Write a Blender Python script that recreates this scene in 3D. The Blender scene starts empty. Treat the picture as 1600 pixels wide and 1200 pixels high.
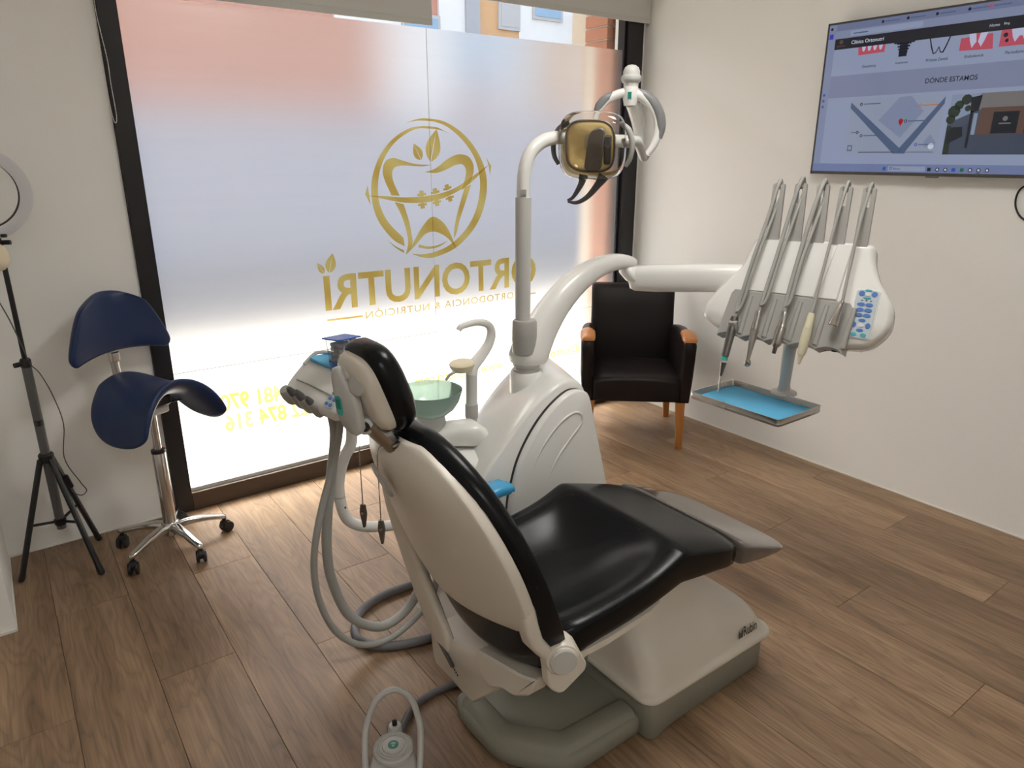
import bpy, bmesh, math, random
from mathutils import Vector, Matrix
D = bpy.data
S = bpy.context.scene
COL = S.collection
R = math.radians
random.seed(7)

# ------------------------------------------------------------------ camera
cam = D.objects.new('camera', D.cameras.new('camera'))
COL.objects.link(cam)
cam.data.sensor_width = 36.0
cam.data.lens = 36.0 * 1108.0 / 1600.0
cam.data.clip_start = 0.05
cam.location = (0, 0, 1.55)
cam.rotation_euler = (R(90 - 17.95), 0, R(-36.1))
S.camera = cam

# ------------------------------------------------------------------ sky, sun, exposure
w = D.worlds.new('sky')
S.world = w
w.use_nodes = True
wn = w.node_tree.nodes
sky = wn.new('ShaderNodeTexSky')
sky.sky_type = 'NISHITA'
sky.sun_disc = False
sky.sun_elevation = R(50)
sky.sun_rotation = R(-20)
sky.air_density = 1.0
sky.dust_density = 5.0
bg = wn['Background']
hsv = wn.new('ShaderNodeHueSaturation')
hsv.inputs['Saturation'].default_value = 0.55
w.node_tree.links.new(sky.outputs[0], hsv.inputs['Color'])
w.node_tree.links.new(hsv.outputs[0], bg.inputs[0])
bg.inputs[1].default_value = 0.50
sl = D.lights.new('sun', 'SUN')
sl.energy = 27
sl.angle = R(9)
sl.color = (1.0, 0.955, 0.885)
sun = D.objects.new('sun', sl)
COL.objects.link(sun)
sun.rotation_euler = (R(-42), 0, R(-10))
S.view_settings.view_transform = 'Standard'
S.view_settings.look = 'None'
S.view_settings.exposure = 0.56
S.view_settings.gamma = 1.0
S.view_settings.use_curve_mapping = False
S.cycles.max_bounces = 12
S.cycles.diffuse_bounces = 5
S.cycles.transmission_bounces = 10
S.cycles.transparent_max_bounces = 16
S.cycles.sample_clamp_indirect = 8
S.cycles.use_denoising = True

# ------------------------------------------------------------------ materials
MATS = {}
def nm(name):
    m = D.materials.new(name)
    m.use_nodes = True
    MATS[name] = m
    return m, m.node_tree.nodes, m.node_tree.links

def pm(name, col, rough=0.5, metal=0.0, bump=0.0, bscale=60, coat=0.0, var=0.06, vscale=6, trans=0.0, ior=1.45, spec=0.5, rvar=0.05):
    """procedural principled material: slight noise in colour and roughness, optional fine bump"""
    m, n, l = nm(name)
    b = n['Principled BSDF']
    b.inputs['Metallic'].default_value = metal
    b.inputs['Coat Weight'].default_value = coat
    b.inputs['Coat Roughness'].default_value = 0.08
    b.inputs['Transmission Weight'].default_value = trans
    b.inputs['IOR'].default_value = ior
    b.inputs['Specular IOR Level'].default_value = spec
    tc = n.new('ShaderNodeTexCoord')
    no = n.new('ShaderNodeTexNoise')
    no.inputs['Scale'].default_value = vscale
    no.inputs['Detail'].default_value = 4
    l.new(tc.outputs['Object'], no.inputs['Vector'])
    mx = n.new('ShaderNodeMix'); mx.data_type = 'RGBA'
    c = Vector(col)
    mx.inputs[6].default_value = (*(c * (1 - var)), 1)
    mx.inputs[7].default_value = (*[min(1, v) for v in c * (1 + var)], 1)
    l.new(no.outputs[0], mx.inputs[0])
    l.new(mx.outputs[2], b.inputs['Base Color'])
    mr = n.new('ShaderNodeMapRange')
    mr.inputs[3].default_value = max(0.02, rough - rvar)
    mr.inputs[4].default_value = min(1, rough + rvar)
    l.new(no.outputs[0], mr.inputs[0])
    l.new(mr.outputs[0], b.inputs['Roughness'])
    if bump > 0:
        n2 = n.new('ShaderNodeTexNoise')
        n2.inputs['Scale'].default_value = bscale
        n2.inputs['Detail'].default_value = 3
        l.new(tc.outputs['Object'], n2.inputs['Vector'])
        bp = n.new('ShaderNodeBump')
        bp.inputs['Strength'].default_value = bump
        bp.inputs['Distance'].default_value = 0.004
        l.new(n2.outputs[0], bp.inputs['Height'])
        l.new(bp.outputs[0], b.inputs['Normal'])
    return m

def em(name, col, strength=1.0):
    m, n, l = nm(name)
    n.remove(n['Principled BSDF'])
    e = n.new('ShaderNodeEmission')
    e.inputs[0].default_value = (*col, 1)
    e.inputs[1].default_value = strength
    g = n.new('ShaderNodeBsdfGlossy'); g.inputs[0].default_value = (0.035, 0.035, 0.04, 1); g.inputs[1].default_value = 0.12
    a = n.new('ShaderNodeAddShader')
    l.new(e.outputs[0], a.inputs[0]); l.new(g.outputs[0], a.inputs[1])
    l.new(a.outputs[0], n['Material Output'].inputs[0])
    return m

pm('wall_white', (0.87, 0.87, 0.845), 0.7, bump=0.12, bscale=220, var=0.02, vscale=1.5)
pm('ceiling_white', (0.85, 0.84, 0.81), 0.8, var=0.02)
pm('frame_black', (0.012, 0.011, 0.013), 0.45, var=0.1)
pm('frame_brown', (0.05, 0.032, 0.022), 0.4, var=0.15)
pm('trim_white', (0.78, 0.77, 0.73), 0.5, var=0.02)
pm('subfloor', (0.16, 0.11, 0.07), 0.8)
pm('white_plastic', (0.76, 0.76, 0.735), 0.24, var=0.02, coat=0.3)
pm('cream_plastic', (0.70, 0.655, 0.575), 0.38, var=0.03, coat=0.1)
pm('grey_plastic', (0.36, 0.355, 0.335), 0.38, var=0.04)
pm('light_grey_plastic', (0.53, 0.53, 0.51), 0.34, var=0.03)
pm('base_grey', (0.255, 0.25, 0.205), 0.5, bump=0.05, bscale=300, var=0.04)
pm('pad_grey', (0.20, 0.205, 0.21), 0.4, var=0.04)
pm('dark_grey', (0.10, 0.10, 0.10), 0.4, var=0.08)
pm('hose_grey', (0.335, 0.335, 0.315), 0.45, var=0.05)
pm('cable_grey', (0.13, 0.13, 0.14), 0.5)
pm('black_vinyl', (0.006, 0.007, 0.008), 0.27, bump=0.04, bscale=260, var=0.03, spec=0.24, rvar=0.006)
pm('black_plastic', (0.012, 0.012, 0.013), 0.4, var=0.15)
pm('foot_plastic', (0.13, 0.115, 0.105), 0.16, var=0.1, coat=0.6)
pm('leather_brown', (0.009, 0.006, 0.006), 0.42, bump=0.1, bscale=180, var=0.2, spec=0.3)
pm('blue_vinyl', (0.006, 0.022, 0.085), 0.38, bump=0.05, bscale=200, var=0.04, rvar=0.01)
pm('chrome', (0.62, 0.61, 0.59), 0.16, metal=1.0, var=0.03)
pm('steel', (0.48, 0.46, 0.43), 0.28, metal=1.0, var=0.05)
pm('dark_steel', (0.22, 0.21, 0.20), 0.35, metal=1.0, var=0.05)
pm('cream_tool', (0.72, 0.68, 0.50), 0.4, var=0.03)
pm('turquoise', (0.05, 0.45, 0.38), 0.35, var=0.05)
pm('logo_green', (0.01, 0.22, 0.17), 0.35, var=0.05)
pm('blue_liner', (0.10, 0.42, 0.68), 0.7, bump=0.1, bscale=400, var=0.03)
pm('blue_wrap', (0.06, 0.36, 0.66), 0.25, bump=0.3, bscale=60, var=0.08)
pm('blue_lid', (0.03, 0.13, 0.50), 0.25, var=0.05)
pm('button_blue', (0.10, 0.20, 0.52), 0.35, var=0.05)
pm('button_cyan', (0.08, 0.42, 0.50), 0.35, var=0.05)
pm('button_white', (0.7, 0.7, 0.72), 0.35, var=0.03)
pm('keypad_face', (0.50, 0.58, 0.63), 0.35, var=0.03)
pm('print_dark', (0.03, 0.028, 0.026), 0.6)
pm('print_red', (0.4, 0.03, 0.03), 0.6)
pm('paper_white', (0.8, 0.8, 0.78), 0.8, var=0.02)
pm('blind_fabric', (0.60, 0.60, 0.57), 0.85, bump=0.15, bscale=500, var=0.02)
pm('blind_bar', (0.55, 0.55, 0.52), 0.5, var=0.02)
pm('bead_white', (0.80, 0.79, 0.74), 0.4, var=0.02)
pm('reflector', (0.80, 0.64, 0.30), 0.25, metal=0.25, var=0.08)
pm('lamp_shield', (0.24, 0.21, 0.185), 0.35, var=0.06)
pm('warm_cream', (0.74, 0.66, 0.48), 0.45, var=0.03)
pm('ring_diffuser', (0.62, 0.63, 0.66), 0.4, var=0.02)
pm('tv_bezel', (0.09, 0.085, 0.08), 0.35, metal=0.4, var=0.05)
pm('pavement', (0.19, 0.18, 0.165), 0.85, bump=0.2, bscale=40, var=0.1, vscale=2)
pm('asphalt', (0.20, 0.20, 0.20), 0.9, var=0.1)
pm('facade_salmon', (0.55, 0.29, 0.22), 0.85, var=0.08, vscale=1.5)
pm('facade_white', (0.80, 0.785, 0.77), 0.8, var=0.03)
pm('facade_tan', (0.66, 0.40, 0.21), 0.8, var=0.06)
pm('facade_grey', (0.42, 0.42, 0.45), 0.7, var=0.05)
pm('facade_base', (0.43, 0.425, 0.47), 0.7, var=0.08)  # grey-blue puts the shade of the ground floor into its colour
pm('window_sky', (0.26, 0.40, 0.56), 0.08, var=0.1)  # sky reflection put into the pane colour
pm('shutter_grey', (0.50, 0.49, 0.49), 0.6, var=0.04)
pm('brick', (0.44, 0.20, 0.13), 0.85, bump=0.5, bscale=60, var=0.15, vscale=9)
pm('mortar', (0.60, 0.52, 0.43), 0.9, bump=0.3, bscale=90)
pm('concrete', (0.55, 0.54, 0.52), 0.85, bump=0.15, var=0.05)

# oak-walnut plank
def wood_plank():
    m, n, l = nm('plank_wood')
    b = n['Principled BSDF']
    tc = n.new('ShaderNodeTexCoord'); oi = n.new('ShaderNodeObjectInfo')
    ad = n.new('ShaderNodeVectorMath'); ad.operation = 'ADD'
    sc = n.new('ShaderNodeVectorMath'); sc.operation = 'SCALE'
    cv = n.new('ShaderNodeCombineXYZ')
    for i in range(3): l.new(oi.outputs['Random'], cv.inputs[i])
    l.new(cv.outputs[0], sc.inputs[0]); sc.inputs['Scale'].default_value = 37.0
    l.new(tc.outputs['Object'], ad.inputs[0]); l.new(sc.outputs[0], ad.inputs[1])
    def stretched(x, y):
        mp = n.new('ShaderNodeMapping'); mp.inputs['Scale'].default_value = (x, y, 1)
        l.new(ad.outputs[0], mp.inputs['Vector']); return mp.outputs[0]
    # cathedral figure: warped bands along the plank
    n1 = n.new('ShaderNodeTexNoise'); n1.inputs['Scale'].default_value = 1.0; n1.inputs['Detail'].default_value = 3
    l.new(stretched(7, 1.1), n1.inputs['Vector'])
    mul = n.new('ShaderNodeMath'); mul.operation = 'MULTIPLY'; mul.inputs[1].default_value = 16.0
    l.new(n1.outputs[0], mul.inputs[0])
    fr = n.new('ShaderNodeMath'); fr.operation = 'FRACT'; l.new(mul.outputs[0], fr.inputs[0])
    r1 = n.new('ShaderNodeValToRGB')
    r1.color_ramp.elements[0].position = 0.0; r1.color_ramp.elements[0].color = (0.55, 0.55, 0.55, 1)
    r1.color_ramp.elements[1].position = 0.55; r1.color_ramp.elements[1].color = (1, 1, 1, 1)
    e = r1.color_ramp.elements.new(0.95); e.color = (0.82, 0.82, 0.82, 1)
    l.new(fr.outputs[0], r1.inputs[0])
    # fine pores
    n2 = n.new('ShaderNodeTexNoise'); n2.inputs['Scale'].default_value = 1.0; n2.inputs['Detail'].default_value = 5
    l.new(stretched(150, 5), n2.inputs['Vector'])
    # broad tone
    n3 = n.new('ShaderNodeTexNoise'); n3.inputs['Scale'].default_value = 1.0; n3.inputs['Detail'].default_value = 2
    l.new(stretched(12, 0.9), n3.inputs['Vector'])
    ramp = n.new('ShaderNodeValToRGB')
    ramp.color_ramp.elements[0].position = 0.25; ramp.color_ramp.elements[0].color = (0.205, 0.119, 0.061, 1)
    ramp.color_ramp.elements[1].position = 0.75; ramp.color_ramp.elements[1].color = (0.415, 0.270, 0.155, 1)
    l.new(n3.outputs[0], ramp.inputs[0])
    m1 = n.new('ShaderNodeMix'); m1.data_type = 'RGBA'; m1.blend_type = 'MULTIPLY'; m1.inputs[0].default_value = 0.62
    l.new(ramp.outputs[0], m1.inputs[6]); l.new(r1.outputs[0], m1.inputs[7])
    r2 = n.new('ShaderNodeValToRGB')
    r2.color_ramp.elements[0].position = 0.30; r2.color_ramp.elements[0].color = (0.62, 0.6, 0.58, 1)
    r2.color_ramp.elements[1].position = 0.62; r2.color_ramp.elements[1].color = (1.05, 1.05, 1.05, 1)
    l.new(n2.outputs[0], r2.inputs[0])
    m2 = n.new('ShaderNodeMix'); m2.data_type = 'RGBA'; m2.blend_type = 'MULTIPLY'; m2.inputs[0].default_value = 0.7
    l.new(m1.outputs[2], m2.inputs[6]); l.new(r2.outputs[0], m2.inputs[7])
    # plank to plank tone
    tr = n.new('ShaderNodeMapRange'); tr.inputs[3].default_value = 0.84; tr.inputs[4].default_value = 1.14
    l.new(oi.outputs['Random'], tr.inputs[0])
    hs = n.new('ShaderNodeHueSaturation'); hs.inputs['Saturation'].default_value = 0.95
    l.new(tr.outputs[0], hs.inputs['Value']); l.new(m2.outputs[2], hs.inputs['Color'])
    l.new(hs.outputs[0], b.inputs['Base Color'])
    rr = n.new('ShaderNodeMapRange'); rr.inputs[3].default_value = 0.34; rr.inputs[4].default_value = 0.5
    l.new(n2.outputs[0], rr.inputs[0]); l.new(rr.outputs[0], b.inputs['Roughness'])
    bp = n.new('ShaderNodeBump'); bp.inputs['Strength'].default_value = 0.12; bp.inputs['Distance'].default_value = 0.002
    l.new(n2.outputs[0], bp.inputs['Height']); l.new(bp.outputs[0], b.inputs['Normal'])
wood_plank()

def chair_wood():
    m, n, l = nm('chair_wood')
    b = n['Principled BSDF']
    tc = n.new('ShaderNodeTexCoord'); mp = n.new('ShaderNodeMapping'); mp.inputs['Scale'].default_value = (40, 40, 4)
    l.new(tc.outputs['Object'], mp.inputs[0])
    no = n.new('ShaderNodeTexNoise'); no.inputs['Scale'].default_value = 1; no.inputs['Detail'].default_value = 4
    l.new(mp.outputs[0], no.inputs['Vector'])
    r = n.new('ShaderNodeValToRGB')
    r.color_ramp.elements[0].color = (0.33, 0.11, 0.025, 1); r.color_ramp.elements[1].color = (0.58, 0.25, 0.07, 1)
    l.new(no.outputs[0], r.inputs[0]); l.new(r.outputs[0], b.inputs['Base Color'])
    b.inputs['Roughness'].default_value = 0.3
chair_wood()

# frosted film: diffuse transmission plus a blurred view of the street
def film():
    m, n, l = nm('frosted_film')
    n.remove(n['Principled BSDF'])
    tc = n.new('ShaderNodeTexCoord')
    mp = n.new('ShaderNodeMapping'); mp.inputs['Scale'].default_value = (1.2, 1, 14); mp.inputs['Rotation'].default_value = (0, 0.12, 0)
    l.new(tc.outputs['Object'], mp.inputs[0])
    no = n.new('ShaderNodeTexNoise'); no.inputs['Scale'].default_value = 2; no.inputs['Detail'].default_value = 6; no.inputs['Roughness'].default_value = 0.7
    l.new(mp.outputs[0], no.inputs['Vector'])
    cr = n.new('ShaderNodeValToRGB')
    cr.color_ramp.elements[0].position = 0.3; cr.color_ramp.elements[0].color = (0.925, 0.918, 0.915, 1)
    cr.color_ramp.elements[1].position = 0.7; cr.color_ramp.elements[1].color = (0.945, 0.94, 0.935, 1)
    l.new(no.outputs[0], cr.inputs[0])
    t = n.new('ShaderNodeBsdfTranslucent'); l.new(cr.outputs[0], t.inputs[0])
    rf = n.new('ShaderNodeBsdfRefraction'); rf.inputs['Roughness'].default_value = 0.5; rf.inputs['IOR'].default_value = 1.2
    l.new(cr.outputs[0], rf.inputs[0])
    mx = n.new('ShaderNodeMixShader'); mx.inputs[0].default_value = 0.90
    l.new(t.outputs[0], mx.inputs[1]); l.new(rf.outputs[0], mx.inputs[2])
    l.new(mx.outputs[0], n['Material Output'].inputs[0])
film()

def clear(name, tint, gloss_rough=0.03, boost=0.0):
    """thin clear sheet: see-through with mirror reflections that grow at grazing angles"""
    m, n, l = nm(name)
    n.remove(n['Principled BSDF'])
    t = n.new('ShaderNodeBsdfTransparent'); t.inputs[0].default_value = (*tint, 1)
    g = n.new('ShaderNodeBsdfGlossy'); g.inputs[1].default_value = gloss_rough
    fz = n.new('ShaderNodeFresnel'); fz.inputs[0].default_value = 1.45
    ad = n.new('ShaderNodeMath'); ad.operation = 'ADD'; ad.inputs[1].default_value = boost; ad.use_clamp = True
    l.new(fz.outputs[0], ad.inputs[0])
    mx = n.new('ShaderNodeMixShader')
    l.new(ad.outputs[0], mx.inputs[0]); l.new(t.outputs[0], mx.inputs[1]); l.new(g.outputs[0], mx.inputs[2])
    l.new(mx.outputs[0], n['Material Output'].inputs[0])
clear('window_glass', (0.96, 0.98, 0.97))
clear('clear_plastic', (0.97, 0.965, 0.955), 0.05, 0.04)
def dichroic():
    m, n, l = nm('dichroic')
    n.remove(n['Principled BSDF'])
    t = n.new('ShaderNodeBsdfTranslucent'); t.inputs[0].default_value = (0.92, 0.74, 0.36, 1)
    d = n.new('ShaderNodeBsdfDiffuse'); d.inputs[0].default_value = (0.78, 0.60, 0.28, 1)
    g = n.new('ShaderNodeBsdfGlossy'); g.inputs[1].default_value = 0.12; g.inputs[0].default_value = (0.9, 0.8, 0.5, 1)
    no = n.new('ShaderNodeTexNoise'); no.inputs['Scale'].default_value = 14
    mr = n.new('ShaderNodeMapRange'); mr.inputs[3].default_value = 0.3; mr.inputs[4].default_value = 0.6
    l.new(no.outputs[0], mr.inputs[0])
    mx = n.new('ShaderNodeMixShader'); l.new(mr.outputs[0], mx.inputs[0]); l.new(t.outputs[0], mx.inputs[1]); l.new(d.outputs[0], mx.inputs[2])
    m2 = n.new('ShaderNodeMixShader'); m2.inputs[0].default_value = 0.12
    l.new(mx.outputs[0], m2.inputs[1]); l.new(g.outputs[0], m2.inputs[2]); l.new(m2.outputs[0], n['Material Output'].inputs[0])
dichroic()
pm('lamp_case', (0.52, 0.50, 0.47), 0.3, var=0.03)
clear('clear_box', (0.85, 0.87, 0.9), 0.06, 0.05)

# gold vinyl print: lets the window light through in gold, with foil sheen painted in as colour bands
def gold():
    m, n, l = nm('gold_vinyl')
    n.remove(n['Principled BSDF'])
    tc = n.new('ShaderNodeTexCoord')
    wv = n.new('ShaderNodeTexWave'); wv.inputs['Scale'].default_value = 2.2; wv.inputs['Distortion'].default_value = 1.5
    wv.bands_direction = 'DIAGONAL'
    l.new(tc.outputs['Object'], wv.inputs['Vector'])
    cr = n.new('ShaderNodeValToRGB')
    cr.color_ramp.elements[0].color = (0.76, 0.53, 0.12, 1); cr.color_ramp.elements[1].color = (0.95, 0.77, 0.25, 1)
    l.new(wv.outputs[0], cr.inputs[0])
    t = n.new('ShaderNodeBsdfTransparent'); l.new(cr.outputs[0], t.inputs[0])
    d = n.new('ShaderNodeBsdfDiffuse'); d.inputs[0].default_value = (0.62, 0.44, 0.12, 1)
    mx = n.new('ShaderNodeMixShader'); mx.inputs[0].default_value = 0.22
    l.new(t.outputs[0], mx.inputs[1]); l.new(d.outputs[0], mx.inputs[2])
    l.new(mx.outputs[0], n['Material Output'].inputs[0])
gold()

def bowl_glass():
    m, n, l = nm('green_glass')
    n.remove(n['Principled BSDF'])
    t = n.new('ShaderNodeBsdfTranslucent'); t.inputs[0].default_value = (0.80, 0.96, 0.89, 1)
    d = n.new('ShaderNodeBsdfDiffuse'); d.inputs[0].default_value = (0.58, 0.86, 0.76, 1)
    g = n.new('ShaderNodeBsdfGlossy'); g.inputs[1].default_value = 0.15
    fz = n.new('ShaderNodeFresnel'); fz.inputs[0].default_value = 1.5
    no = n.new('ShaderNodeTexNoise'); no.inputs['Scale'].default_value = 90
    bp = n.new('ShaderNodeBump'); bp.inputs['Strength'].default_value = 0.15; bp.inputs['Distance'].default_value = 0.003
    l.new(no.outputs[0], bp.inputs['Height']); l.new(bp.outputs[0], d.inputs['Normal'])
    mx = n.new('ShaderNodeMixShader'); mx.inputs[0].default_value = 0.22
    l.new(t.outputs[0], mx.inputs[1]); l.new(d.outputs[0], mx.inputs[2])
    tp = n.new('ShaderNodeBsdfTransparent'); tp.inputs[0].default_value = (0.80, 0.94, 0.88, 1)
    m0 = n.new('ShaderNodeMixShader'); m0.inputs[0].default_value = 0.45
    l.new(mx.outputs[0], m0.inputs[1]); l.new(tp.outputs[0], m0.inputs[2])
    m2 = n.new('ShaderNodeMixShader'); l.new(fz.outputs[0], m2.inputs[0])
    l.new(m0.outputs[0], m2.inputs[1]); l.new(g.outputs[0], m2.inputs[2])
    l.new(m2.outputs[0], n['Material Output'].inputs[0])
bowl_glass()

# ------------------------------------------------------------------ geometry helpers
def frame(z, x=None):
    """3x3-in-4x4 rotation whose local Z is z and whose local X is as near x as possible"""
    z = Vector(z).normalized()
    x = Vector(x) if x is not None else (Vector((0, 0, 1)) if abs(z.z) < 0.9 else Vector((1, 0, 0)))
    x = (x - z * x.dot(z)).normalized()
    y = z.cross(x)
    return Matrix((x, y, z)).transposed().to_4x4()

def spline(pts, k=6):
    """Catmull-Rom through 3D points (any dimension)"""
    if k <= 1 or len(pts) < 3: return [Vector(p) for p in pts]
    P = [Vector(p) for p in pts]
    P = [P[0] * 2 - P[1]] + P + [P[-1] * 2 - P[-2]]
    out = []
    for i in range(1, len(P) - 2):
        a, b, c, d = P[i - 1:i + 3]
        for j in range(k):
            t = j / k
            out.append(0.5 * ((2 * b) + (c - a) * t + (2 * a - 5 * b + 4 * c - d) * t * t + (3 * b - a - 3 * c + d) * t ** 3))
    out.append(P[-2])
    return out

def rrect(sx, sy, r, k=5):
    """rounded rectangle outline in XY"""
    r = min(r, sx / 2 - 1e-5, sy / 2 - 1e-5)
    o = []
    for cx, cy, a0 in ((sx/2 - r, sy/2 - r, 0), (-sx/2 + r, sy/2 - r, 90), (-sx/2 + r, -sy/2 + r, 180), (sx/2 - r, -sy/2 + r, 270)):
        for i in range(k + 1):
            a = R(a0 + 90 * i / k)
            o.append((cx + r * math.cos(a), cy + r * math.sin(a)))
    return o

def se(c, u, v, hu, hv, n=2.5, seg=28):
    """superellipse ring"""
    c, u, v = Vector(c), Vector(u), Vector(v)
    o = []
    for i in range(seg):
        a = 2 * math.pi * i / seg
        ca, sa = math.cos(a), math.sin(a)
        o.append(c + u * (hu * math.copysign(abs(ca) ** (2 / n), ca)) + v * (hv * math.copysign(abs(sa) ** (2 / n), sa)))
    return o

class G:
    def __init__(s): s.v = []; s.f = []
    def add(s, vs, fs, M=None):
        k = len(s.v)
        for p in vs:
            p = Vector(p)
            s.v.append(M @ p if M else p)
        s.f += [tuple(i + k for i in f) for f in fs]
        return s
    def box(s, x0, x1, y0, y1, z0, z1, M=None):
        v = [(x, y, z) for x in (x0, x1) for y in (y0, y1) for z in (z0, z1)]
        return s.add(v, [(0,1,3,2), (4,6,7,5), (0,4,5,1), (2,3,7,6), (0,2,6,4), (1,5,7,3)], M)
    def rings(s, rings, cap=True, M=None, loop=False):
        n = len(rings[0]); vs = [p for r in rings for p in r]; fs = []
        m = len(rings)
        for i in range(m if loop else m - 1):
            a, b = i * n, ((i + 1) % m) * n
            for j in range(n):
                k = (j + 1) % n
                fs.append((a + j, a + k, b + k, b + j))
        if cap and not loop:
            fs.append(tuple(range(n - 1, -1, -1)))
            fs.append(tuple(range((m - 1) * n, m * n)))
        return s.add(vs, fs, M)
    def tube(s, pts, r, seg=12, k=6, closed=False, M=None, flat=1.0, up=None):
        c = spline([tuple(p) for p in pts], k)
        n = len(c)
        if isinstance(r, (int, float)): rad = [r] * n
        else:
            rad = []
            for i in range(n):
                t = i / (n - 1) * (len(r) - 1); a = min(int(t), len(r) - 2); rad.append(r[a] + (r[a + 1] - r[a]) * (t - a))
        rings = []; prev = None
        for i, p in enumerate(c):
            t = (c[min(i + 1, n - 1)] - c[max(i - 1, 0)])
            if t.length < 1e-9: t = Vector((0, 0, 1))
            t.normalize()
            if prev is None:
                q = Vector(up) if up is not None else (Vector((0, 0, 1)) if abs(t.z) < 0.9 else Vector((1, 0, 0)))
            else: q = prev
            q = (q - t * q.dot(t)).normalized(); prev = q
            b = t.cross(q)
            rings.append([p + (q * math.cos(a) + b * flat * math.sin(a)) * rad[i] for a in [2 * math.pi * j / seg for j in range(seg)]])
        return s.rings(rings, True, M)
    def lathe(s, prof, c=(0, 0, 0), axis=(0, 0, 1), seg=32, M=None):
        T = Matrix.Translation(Vector(c)) @ frame(axis)
        if M: T = M @ T
        rings = [[(max(r, 1e-4) * math.cos(2 * math.pi * j / seg), max(r, 1e-4) * math.sin(2 * math.pi * j / seg), h) for j in range(seg)] for r, h in prof]
        return s.rings(rings, True, T)
    def cyl(s, p0, p1, r0, r1=None, seg=20, e=0.0):
        p0, p1 = Vector(p0), Vector(p1); h = (p1 - p0).length; r1 = r0 if r1 is None else r1
        pr = [(r0, 0), (r1, h)] if e <= 0 else [(r0 - e, 0), (r0, e), (r1, h - e), (r1 - e, h)]
        return s.lathe(pr, p0, p1 - p0, seg)
    def prism(s, poly, h0, h1, M=None, e=0.0):
        """outline in XY pushed from h0 to h1 along Z, optional chamfer e on both ends"""
        if e > 0:
            cx = sum(p[0] for p in poly) / len(poly); cy = sum(p[1] for p in poly) / len(poly)
            n = len(poly); ins = []
            for i, p in enumerate(poly):
                a, b = Vector((*poly[i - 1], 0)), Vector((*poly[(i + 1) % n], 0))
                t = (b - a); nn = Vector((t.y, -t.x, 0))
                if nn.length < 1e-9: nn = Vector((p[0] - cx, p[1] - cy, 0))
                nn.normalize(); ins.append((p[0] - nn.x * e, p[1] - nn.y * e))
            area = sum(poly[i - 1][0] * poly[i][1] - poly[i][0] * poly[i - 1][1] for i in range(n))
            if area < 0: ins = [(2 * p[0] - q[0], 2 * p[1] - q[1]) for p, q in zip(poly, ins)]
            rg = [[(*p, h0) for p in ins], [(*p, h0 + e) for p in poly], [(*p, h1 - e) for p in poly], [(*p, h1) for p in ins]]
        else:
            rg = [[(*p, h0) for p in poly], [(*p, h1) for p in poly]]
        return s.rings(rg, True, M)
    def rbox(s, c, size, r, e=0.0, M=None):
        T = Matrix.Translation(Vector(c))
        if M: T = M @ T
        return s.prism(rrect(size[0], size[1], r), -size[2] / 2, size[2] / 2, T, e)

INV = {}
def build(name, g, mat, parent=None, smooth=40, bevel=0.0, sub=0, bseg=2, solid=0.0, recalc=True):
    me = D.meshes.new(name)
    bm = bmesh.new()
    vs = [bm.verts.new(p) for p in g.v]
    for f in g.f:
        try: bm.faces.new([vs[i] for i in f])
        except ValueError: pass
    bmesh.ops.remove_doubles(bm, verts=bm.verts, dist=1e-6)
    if recalc: bmesh.ops.recalc_face_normals(bm, faces=bm.faces)
    bm.to_mesh(me); bm.free()
    if smooth:
        me.polygons.foreach_set('use_smooth', [True] * len(me.polygons))
        if smooth < 180: me.set_sharp_from_angle(angle=R(smooth))
    me.materials.append(MATS[mat])
    o = D.objects.new(name, me)
    COL.objects.link(o)
    if solid:
        m = o.modifiers.new('s', 'SOLIDIFY'); m.thickness = solid; m.offset = 0
    if bevel:
        m = o.modifiers.new('b', 'BEVEL'); m.width = bevel; m.segments = bseg; m.limit_method = 'ANGLE'; m.angle_limit = R(35)
        m.harden_normals = False
    if sub:
        m = o.modifiers.new('u', 'SUBSURF'); m.levels = sub; m.render_levels = sub
    if parent is not None:
        o.parent = parent
        if parent.name in INV: o.matrix_parent_inverse = INV[parent.name]
    return o

def tag(o, label=None, cat=None, group=None, kind=None):
    if label: o['label'] = label
    if cat: o['category'] = cat
    if group: o['group'] = group
    if kind: o['kind'] = kind
    return o

def thing(name, label, cat, loc, group=None, rz=None, kind=None):
    """Empty at the base of a thing. rz None: parts are given in world coordinates; else in the thing's own frame"""
    o = D.objects.new(name, None)
    COL.objects.link(o)
    o.location = loc
    o.empty_display_size = 0.1
    if rz is None: INV[o.name] = Matrix.Translation(-Vector(loc))
    else: o.rotation_euler = (0, 0, rz)
    return tag(o, label, cat, group, kind)

def text_geo(body, width=None, height=None, bold=0.0, ext=0.0, spacing=1.0):
    cu = D.curves.new('t', 'FONT'); cu.body = body; cu.size = 1.0; cu.offset = bold; cu.extrude = ext; cu.resolution_u = 4
    cu.space_character = spacing
    ob = D.objects.new('t', cu)
    me = D.meshes.new_from_object(ob)
    vs = [v.co.copy() for v in me.vertices]; fs = [tuple(p.vertices) for p in me.polygons]
    D.objects.remove(ob); D.curves.remove(cu); D.meshes.remove(me)
    if not vs: return [], []
    x0 = min(v.x for v in vs); x1 = max(v.x for v in vs); y0 = min(v.y for v in vs); y1 = max(v.y for v in vs)
    sy = height / (y1 - y0) if height else None
    sx = width / (x1 - x0) if width else sy
    sy = sy or sx
    return [Vector(((v.x - x0) * sx, (v.y - y0) * sy, v.z)) for v in vs], fs

def copy_tree(o, parent=None):
    c = o.copy(); COL.objects.link(c); c.parent = parent
    for ch in list(o.children): copy_tree(ch, c)
    return c
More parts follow.
